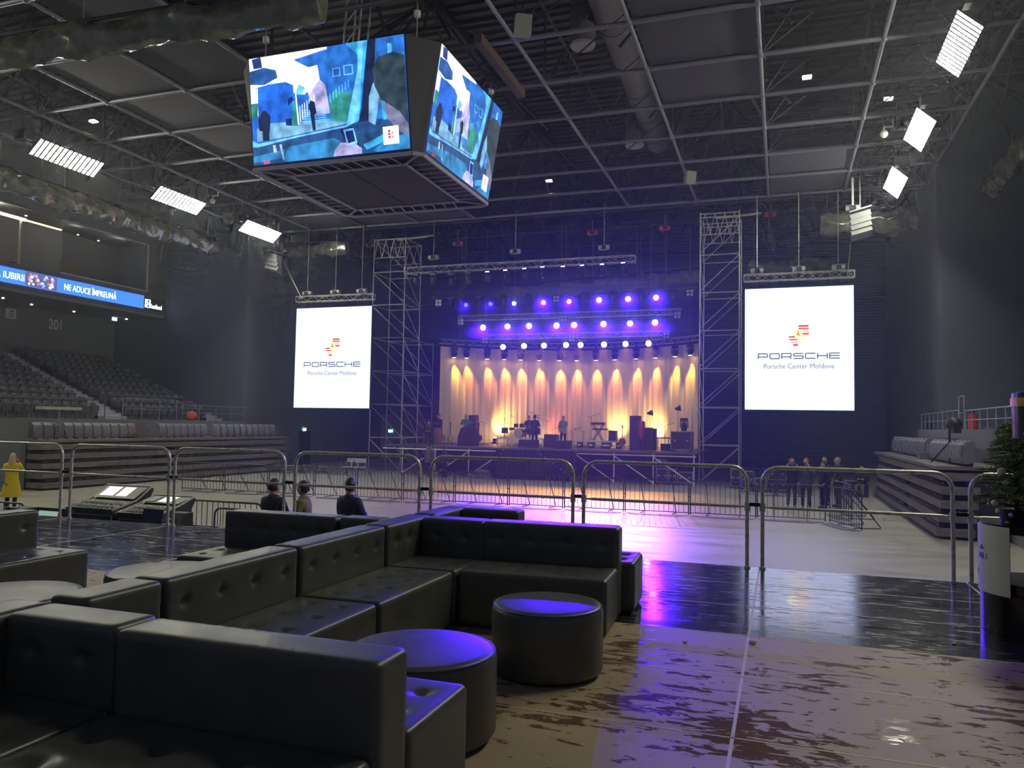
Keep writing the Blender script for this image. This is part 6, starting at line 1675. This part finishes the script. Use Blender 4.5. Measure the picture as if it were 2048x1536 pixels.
# ================================================================ RIGHT FOREGROUND
ped = thing('display_pedestal', 'black curved pedestal at the right edge with a white card on its side', 'pedestal', (1.86, 6.95, 1.3))
pc = (1.86, 6.98)
MB().cyl((pc[0], pc[1], 1.3), (pc[0], pc[1], 1.62), .40, 40).build('base', blackg, ped, smooth=True)
MB().cyl((pc[0], pc[1], 2.07), (pc[0], pc[1], 2.13), .40, 40).build('top', blackg, ped, smooth=True)
MB().cyl((pc[0], pc[1], 1.62), (pc[0], pc[1], 1.70), .37, 40).build('step', blackg, ped, smooth=True)
b = MB()
for a in (60, 120, 300): b.cyl((pc[0]+.34*math.cos(R(a)), pc[1]+.34*math.sin(R(a)), 1.6), (pc[0]+.34*math.cos(R(a)), pc[1]+.34*math.sin(R(a)), 2.1), .02, 8)
b.build('post', blackg, ped)
b = MB(); vs = []; n = 14; a0, a1 = R(176), R(228)
for k in range(n+1):
    a = a0+(a1-a0)*k/n
    for rr in (.408, .414): vs += [(pc[0]+rr*math.cos(a), pc[1]+rr*math.sin(a), 1.61), (pc[0]+rr*math.cos(a), pc[1]+rr*math.sin(a), 2.12)]
fs = []
for k in range(n):
    i = 4*k; j = i+4; fs += [(i, j, j+1, i+1), (i+2, i+3, j+3, j+2), (i+1, j+1, j+3, i+3), (i, i+2, j+2, j)]
fs += [(0, 1, 3, 2), (4*n, 4*n+2, 4*n+3, 4*n+1)]
b.add(vs, fs); card = b.build('card', mat('card_white', (.72, .74, .70), .5), ped, smooth=30)
def card_text(s, a, z, size, m=blackm):
    for i, ch in enumerate(s):
        aa = R(a)+size*.78*i/.42; p = (pc[0]+.418*math.cos(aa), pc[1]+.418*math.sin(aa), z)
        text('card_writing', ch, size, m, card, p, (PI/2, 0, aa+PI/2), align='CENTER', extrude=.0008)
card_text('ARI', 187, 1.86, .062, black); card_text('7', 180, 1.725, .07, black)
b = MB(); aa = R(190.5)
for k in range(5):
    t_ = -.5+.25*k; b.sph((pc[0]+.418*math.cos(aa+t_*.05), pc[1]+.418*math.sin(aa+t_*.05), 1.94+.012*(1-abs(t_)*2)), (.006, .006, .014), 6, 5)
b.build('small_emblem', mat('card_emblem', (.45, .45, .55), .5), card)
# tall black display column with gold band behind the tree
colm = thing('display_column', 'tall black column with a gold band at the right picture edge', 'display column', (1.93, 6.9, 1.3)); cc = (1.84, 6.35)
MB().cyl((cc[0]+.0, cc[1], 2.78), (cc[0], cc[1], 3.10), .30, 40).build('head', mat('column_black', (.022, .022, .022), .22, spec=.7), colm, smooth=True)
MB().cyl((cc[0], cc[1], 3.005), (cc[0], cc[1], 3.065), .308, 40).build('gold_band', mat('gold_band', (.55, .30, .06), .28, .9), colm, smooth=True)
MB().cyl((cc[0]+.03, cc[1], 1.3), (cc[0]+.03, cc[1], 2.78), .25, 32).build('shaft', mat('column_black', (.022, .022, .022), .22), colm, smooth=True)
MB().cyl((cc[0], cc[1], 3.1), (cc[0], cc[1], 3.11), .27, 32).build('lid', black, colm, smooth=True)
text('gold_writing', 'ıı I', .05, mat('gold_ink', (.6, .42, .08), .4), colm, (cc[0]-.275, cc[1]-.135, 2.805), (PI/2, 0, R(-62)), extrude=.001)
# small fir tree in a pot on the pedestal
tree = thing('fir_tree', 'small decorated fir tree with pale baubles on the black pedestal', 'tree', (1.72, 7.0, 2.13)); tc_ = Vector((1.72, 7.02, 2.13))
MB().cyl(tc_, tc_+Vector((0, 0, .10)), .11, 20, r2=.13).build('pot', black, tree, smooth=True)
MB().cyl(tc_+Vector((0, 0, .08)), tc_+Vector((0, 0, .78)), .02, 8, r2=.006).build('trunk', mat('bark', (.08, .05, .03), .9), tree)
random.seed(11); nd = MB(); br = MB()
for k in range(120):
    u = (k+.5)/120; z = .10+.66*u; L_ = (.30 if u < .55 else .30)*(1-u*.55)*(.7+.45*random.random()); a = k*2.4
    base = tc_+Vector((0, 0, z)); d = Vector((math.cos(a), math.sin(a), .15+.25*random.random())).normalized()
    pts = [base+d*(L_*q/4)+Vector((0, 0, -.05*(q/4)**2)) for q in range(5)]
    br.tube(pts, [.006, .005, .004, .003, .002], 4)
    for q in range(60):
        s = .12+.88*q/60; j = min(3, int(s*4)); p = pts[j].lerp(pts[j+1], s*4-j)
        dd = (d*.7+Vector((random.gauss(0, .5), random.gauss(0, .5), random.gauss(0, .4)))).normalized()
        e = p+dd*(.026+.024*random.random()); sd_ = dd.cross(Vector((random.random(), random.random(), 1))).normalized()*.0050
        nd.add([p-sd_, p+sd_, e+sd_*.4, e-sd_*.4], [(0, 1, 2, 3)])
br.build('branches', mat('twig', (.07, .055, .03), .9), tree)
nm_ = mat('fir_needles', (.25, .4, .12), .6); noisy(nm_, (.16, .28, .10), (.48, .60, .20), 9)
o = nd.build('needles', nm_, tree); o['kind'] = 'stuff'
pearl = mat('bauble_pearl', (.75, .72, .62), .25); goldb = mat('bauble_gold', (.65, .45, .10), .2, .8)
for k, (px, py, r, m_) in enumerate(((2003, 943, .030, pearl), (1990, 1006, .026, pearl), (1979, 1008, .018, goldb), (1997, 1022, .022, pearl), (2012, 965, .02, pearl), (1994, 1055, .024, pearl), (2016, 1046, .018, goldb), (2022, 1030, .016, pearl), (2008, 985, .014, goldb))):
    p = at(px, py, Y=6.82+.02*(k % 3)); MB().sph(p, r, 12, 8).build('bauble', m_, tree, smooth=True)
# ================================================================ PLASTIC WRAPPED ROLLS
def wrapped_roll(label, a, b, r, seed, droop=.06):
    a = Vector(a); b = Vector(b); t = thing('wrapped_curtain_roll', label, 'rolled curtain', a.lerp(b, .5)); rnd = random.Random(seed)
    d = (b-a); ln = d.length; d.normalize(); u = d.cross(Vector((0, 0, 1))).normalized(); n = int(ln/.13); m_ = 20; vs = []
    ph = [rnd.random()*6 for _ in range(5)]
    for i in range(n+1):
        s = i/n; c = a.lerp(b, s)+Vector((0, 0, -droop*math.sin(s*PI*3.3)**2))
        pinch = 1+.22*math.exp(-(((s*ln) % 3.0)-.3)**2/.06)
        for k in range(m_):
            t_ = 2*PI*k/m_; rr = r*pinch*(1+.10*math.sin(3*t_+s*ln*2.1+ph[0])+.07*math.sin(5*t_+s*ln*3.3+ph[1])+.05*math.sin(9*s*ln+ph[2]+2*math.sin(t_*2)))
            low = 1.35 if math.sin(t_) < -.6 else 1.
            vs.append(c+u*(rr*1.0*math.cos(t_))+Vector((0, 0, rr*1.25*math.sin(t_)*low)))
    fs = [(i*m_+k, i*m_+(k+1) % m_, (i+1)*m_+(k+1) % m_, (i+1)*m_+k) for i in range(n) for k in range(m_)]+[tuple(range(m_)), tuple(n*m_+k for k in range(m_))]
    MB().add(vs, fs).build('plastic_wrap', wrap_m, t, smooth=55)
    q = MB()
    for i in range(int(ln/3)+1):
        p = a+d*(.3+3.0*i)
        if (p-a).length < ln: q.cyl(p+Vector((0, 0, r)), (p.x, p.y, 14.05 if p.y < 39.7 else 14.6), .010, 5); rig(t, p.x, p.y)
    q.build('hanging_wires', chain_m, t)
    q = MB(); q.cyl(a+Vector((0, 0, r+.12)), b+Vector((0, 0, r+.12)), .05, 6); q.build('carrier_tube', blackm, t)
    return t
wrapped_roll('long plastic wrapped curtain roll hanging above the glazed boxes on the left', (-29.6, 16, 12.42), (-29.6, 34.9, 12.42), .30, 1)
wrapped_roll('shiny plastic wrapped curtain roll crossing the top left corner', (-19.9, 14.3, 12.35), (-9.9, 14.9, 12.45), .27, 2, .12)
a = at(1978, 372, Y=36.4); wrapped_roll('plastic wrapped curtain roll hanging high at the right edge', (a.x, 36.3, a.z), (a.x, 22, a.z), .30, 3)
wrapped_roll('plastic wrapped roll behind the loudspeakers above the right screen', (1.75, 39.6, 12.72), (5.9, 39.6, 12.72), .34, 4)
wrapped_roll('plastic wrapped roll high behind the left screen', (-28.3, 39.6, 13.1), (-24.1, 39.6, 13.1), .26, 5)
wrapped_roll('plastic wrapped roll between the right tower and the right screen, low and dark', (-1.8, 46.5, 12.1), (2.6, 46.5, 12.1), .34, 6)
wrapped_roll('plastic wrapped roll stretched behind the moving heads above the stage', (-17.5, 47.5, 11.4), (-4.6, 47.5, 12.0), .30, 7)
# loudspeaker clusters, hung beside the screens
def cluster(c, side, label):
    x, y, z = c; t = thing('line_array', label, 'loudspeaker', c)
    for k in range(4):
        MB().box((x+side*.10*k*0+.02*k, y, z-.26*k), (.85, .5, .24), rx=-.12*k, ry=side*.25).build('cabinet', mat('array_grey', (.20, .21, .21), .5), t)
    MB().box((x, y, z+.25), (.9, .6, .06), ry=side*.25).build('flying_frame', rail_m, t); rig(t, x, y); MB().cyl((x, y, z+.25), (x, y, 14.05), .025, 6).build('chain', chain_m, t)
    MB().cyl((x+.3*side, y, z+.5), (x+.3*side, y, 14.0), .05, 8).build('safety_strap', mat('strap_pale', (.5, .5, .42), .6), t)
    return t
p = at(1720, 432, Y=37); cluster((p.x, 37, p.z), -1, 'grey loudspeaker cluster hanging above the outer corner of the right white screen')
p = at(546, 512, Y=37); cluster((p.x, 37, p.z), 1, 'grey loudspeaker cluster hanging left of the left white screen')
p = at(1705, 416, Y=37.4); hoist((p.x, 37.4, p.z), 14.0, 'beside the right loudspeaker cluster', hook=p.z-.4)
for k, (a, c_) in enumerate(((at(1705, 455, Y=38.6), at(1695, 550, Y=38.6)), (at(563, 515, Y=38.6), at(604, 598, Y=38.6)))):
    o = MB().cyl(a, c_, .02, 6).build('guy_wire', chain_m); tag(o, 'slanting wire from the loudspeakers to the %s screen truss' % ('right', 'left')[k], 'wire')
# small white cameras and box speakers on the grid
for k, (px, py) in enumerate(((1768, 268), (425, 402), (1380, 355), (1046, 52), (455, 436))):
    p = at(px, py, Z=13.55 if k < 4 else 13.2)
    if k < 2:
        t = thing('dome_camera', 'small white surveillance camera %s' % ('left of the middle right floodlight' if k == 0 else 'right of the middle left floodlight'), 'camera', p)
        MB().sph(p, .14, 12, 8).build('dome', white_m, t, smooth=True); MB().tube([p+Vector((0, 0, .1)), p+Vector((.0, 0, .25)), p+Vector((.3, 0, .25)), p+Vector((.3, 0, .45))], .045, 8).build('arm', white_m, t)
        MB().cyl(p+Vector((.3, 0, .4)), (p.x+.3, p.y, GZ+.05), .02, 5).build('rod', white_m, t); rig(t, p.x+.3, p.y)
    else:
        o = thing('box_speaker', 'small grey box loudspeaker on the roof grid, '+('left of the right tower head', 'above the right edge of the video cube', 'between the left floodlights')[k-2], 'loudspeaker', p)
        MB().box(p, (.42, .34, .55), rz=.5, rx=.3).build('cabinet', mat('speaker_grey', (.22, .22, .22), .6), o); MB().cyl(p+Vector((0, 0, .2)), (p.x, p.y, GZ+.1), .025, 5).build('rod', blackm, o); rig(o, p.x, p.y)
# litter on the decks
for k, (px, py, s) in enumerate(((261, 1084, .02), (296, 1086, .02), (1505, 1286, .03), (1909, 1288, .02), (1370, 1284, .018))):
    p = at(px, py, Z=1.305); b = MB(); b.sph((p.x, p.y, 1.3+s*.45), (s, s*.7, s*.5), 7, 5); o = b.build('crumpled_scrap', mat('scrap_white', (.7, .7, .7), .5)); tag(o, 'tiny crumpled white scrap on the deck, '+('left one beyond the sofas', 'right one beyond the sofas', 'beside the long deck seam', 'near the black pedestal', 'left of the long deck seam')[k], 'litter')
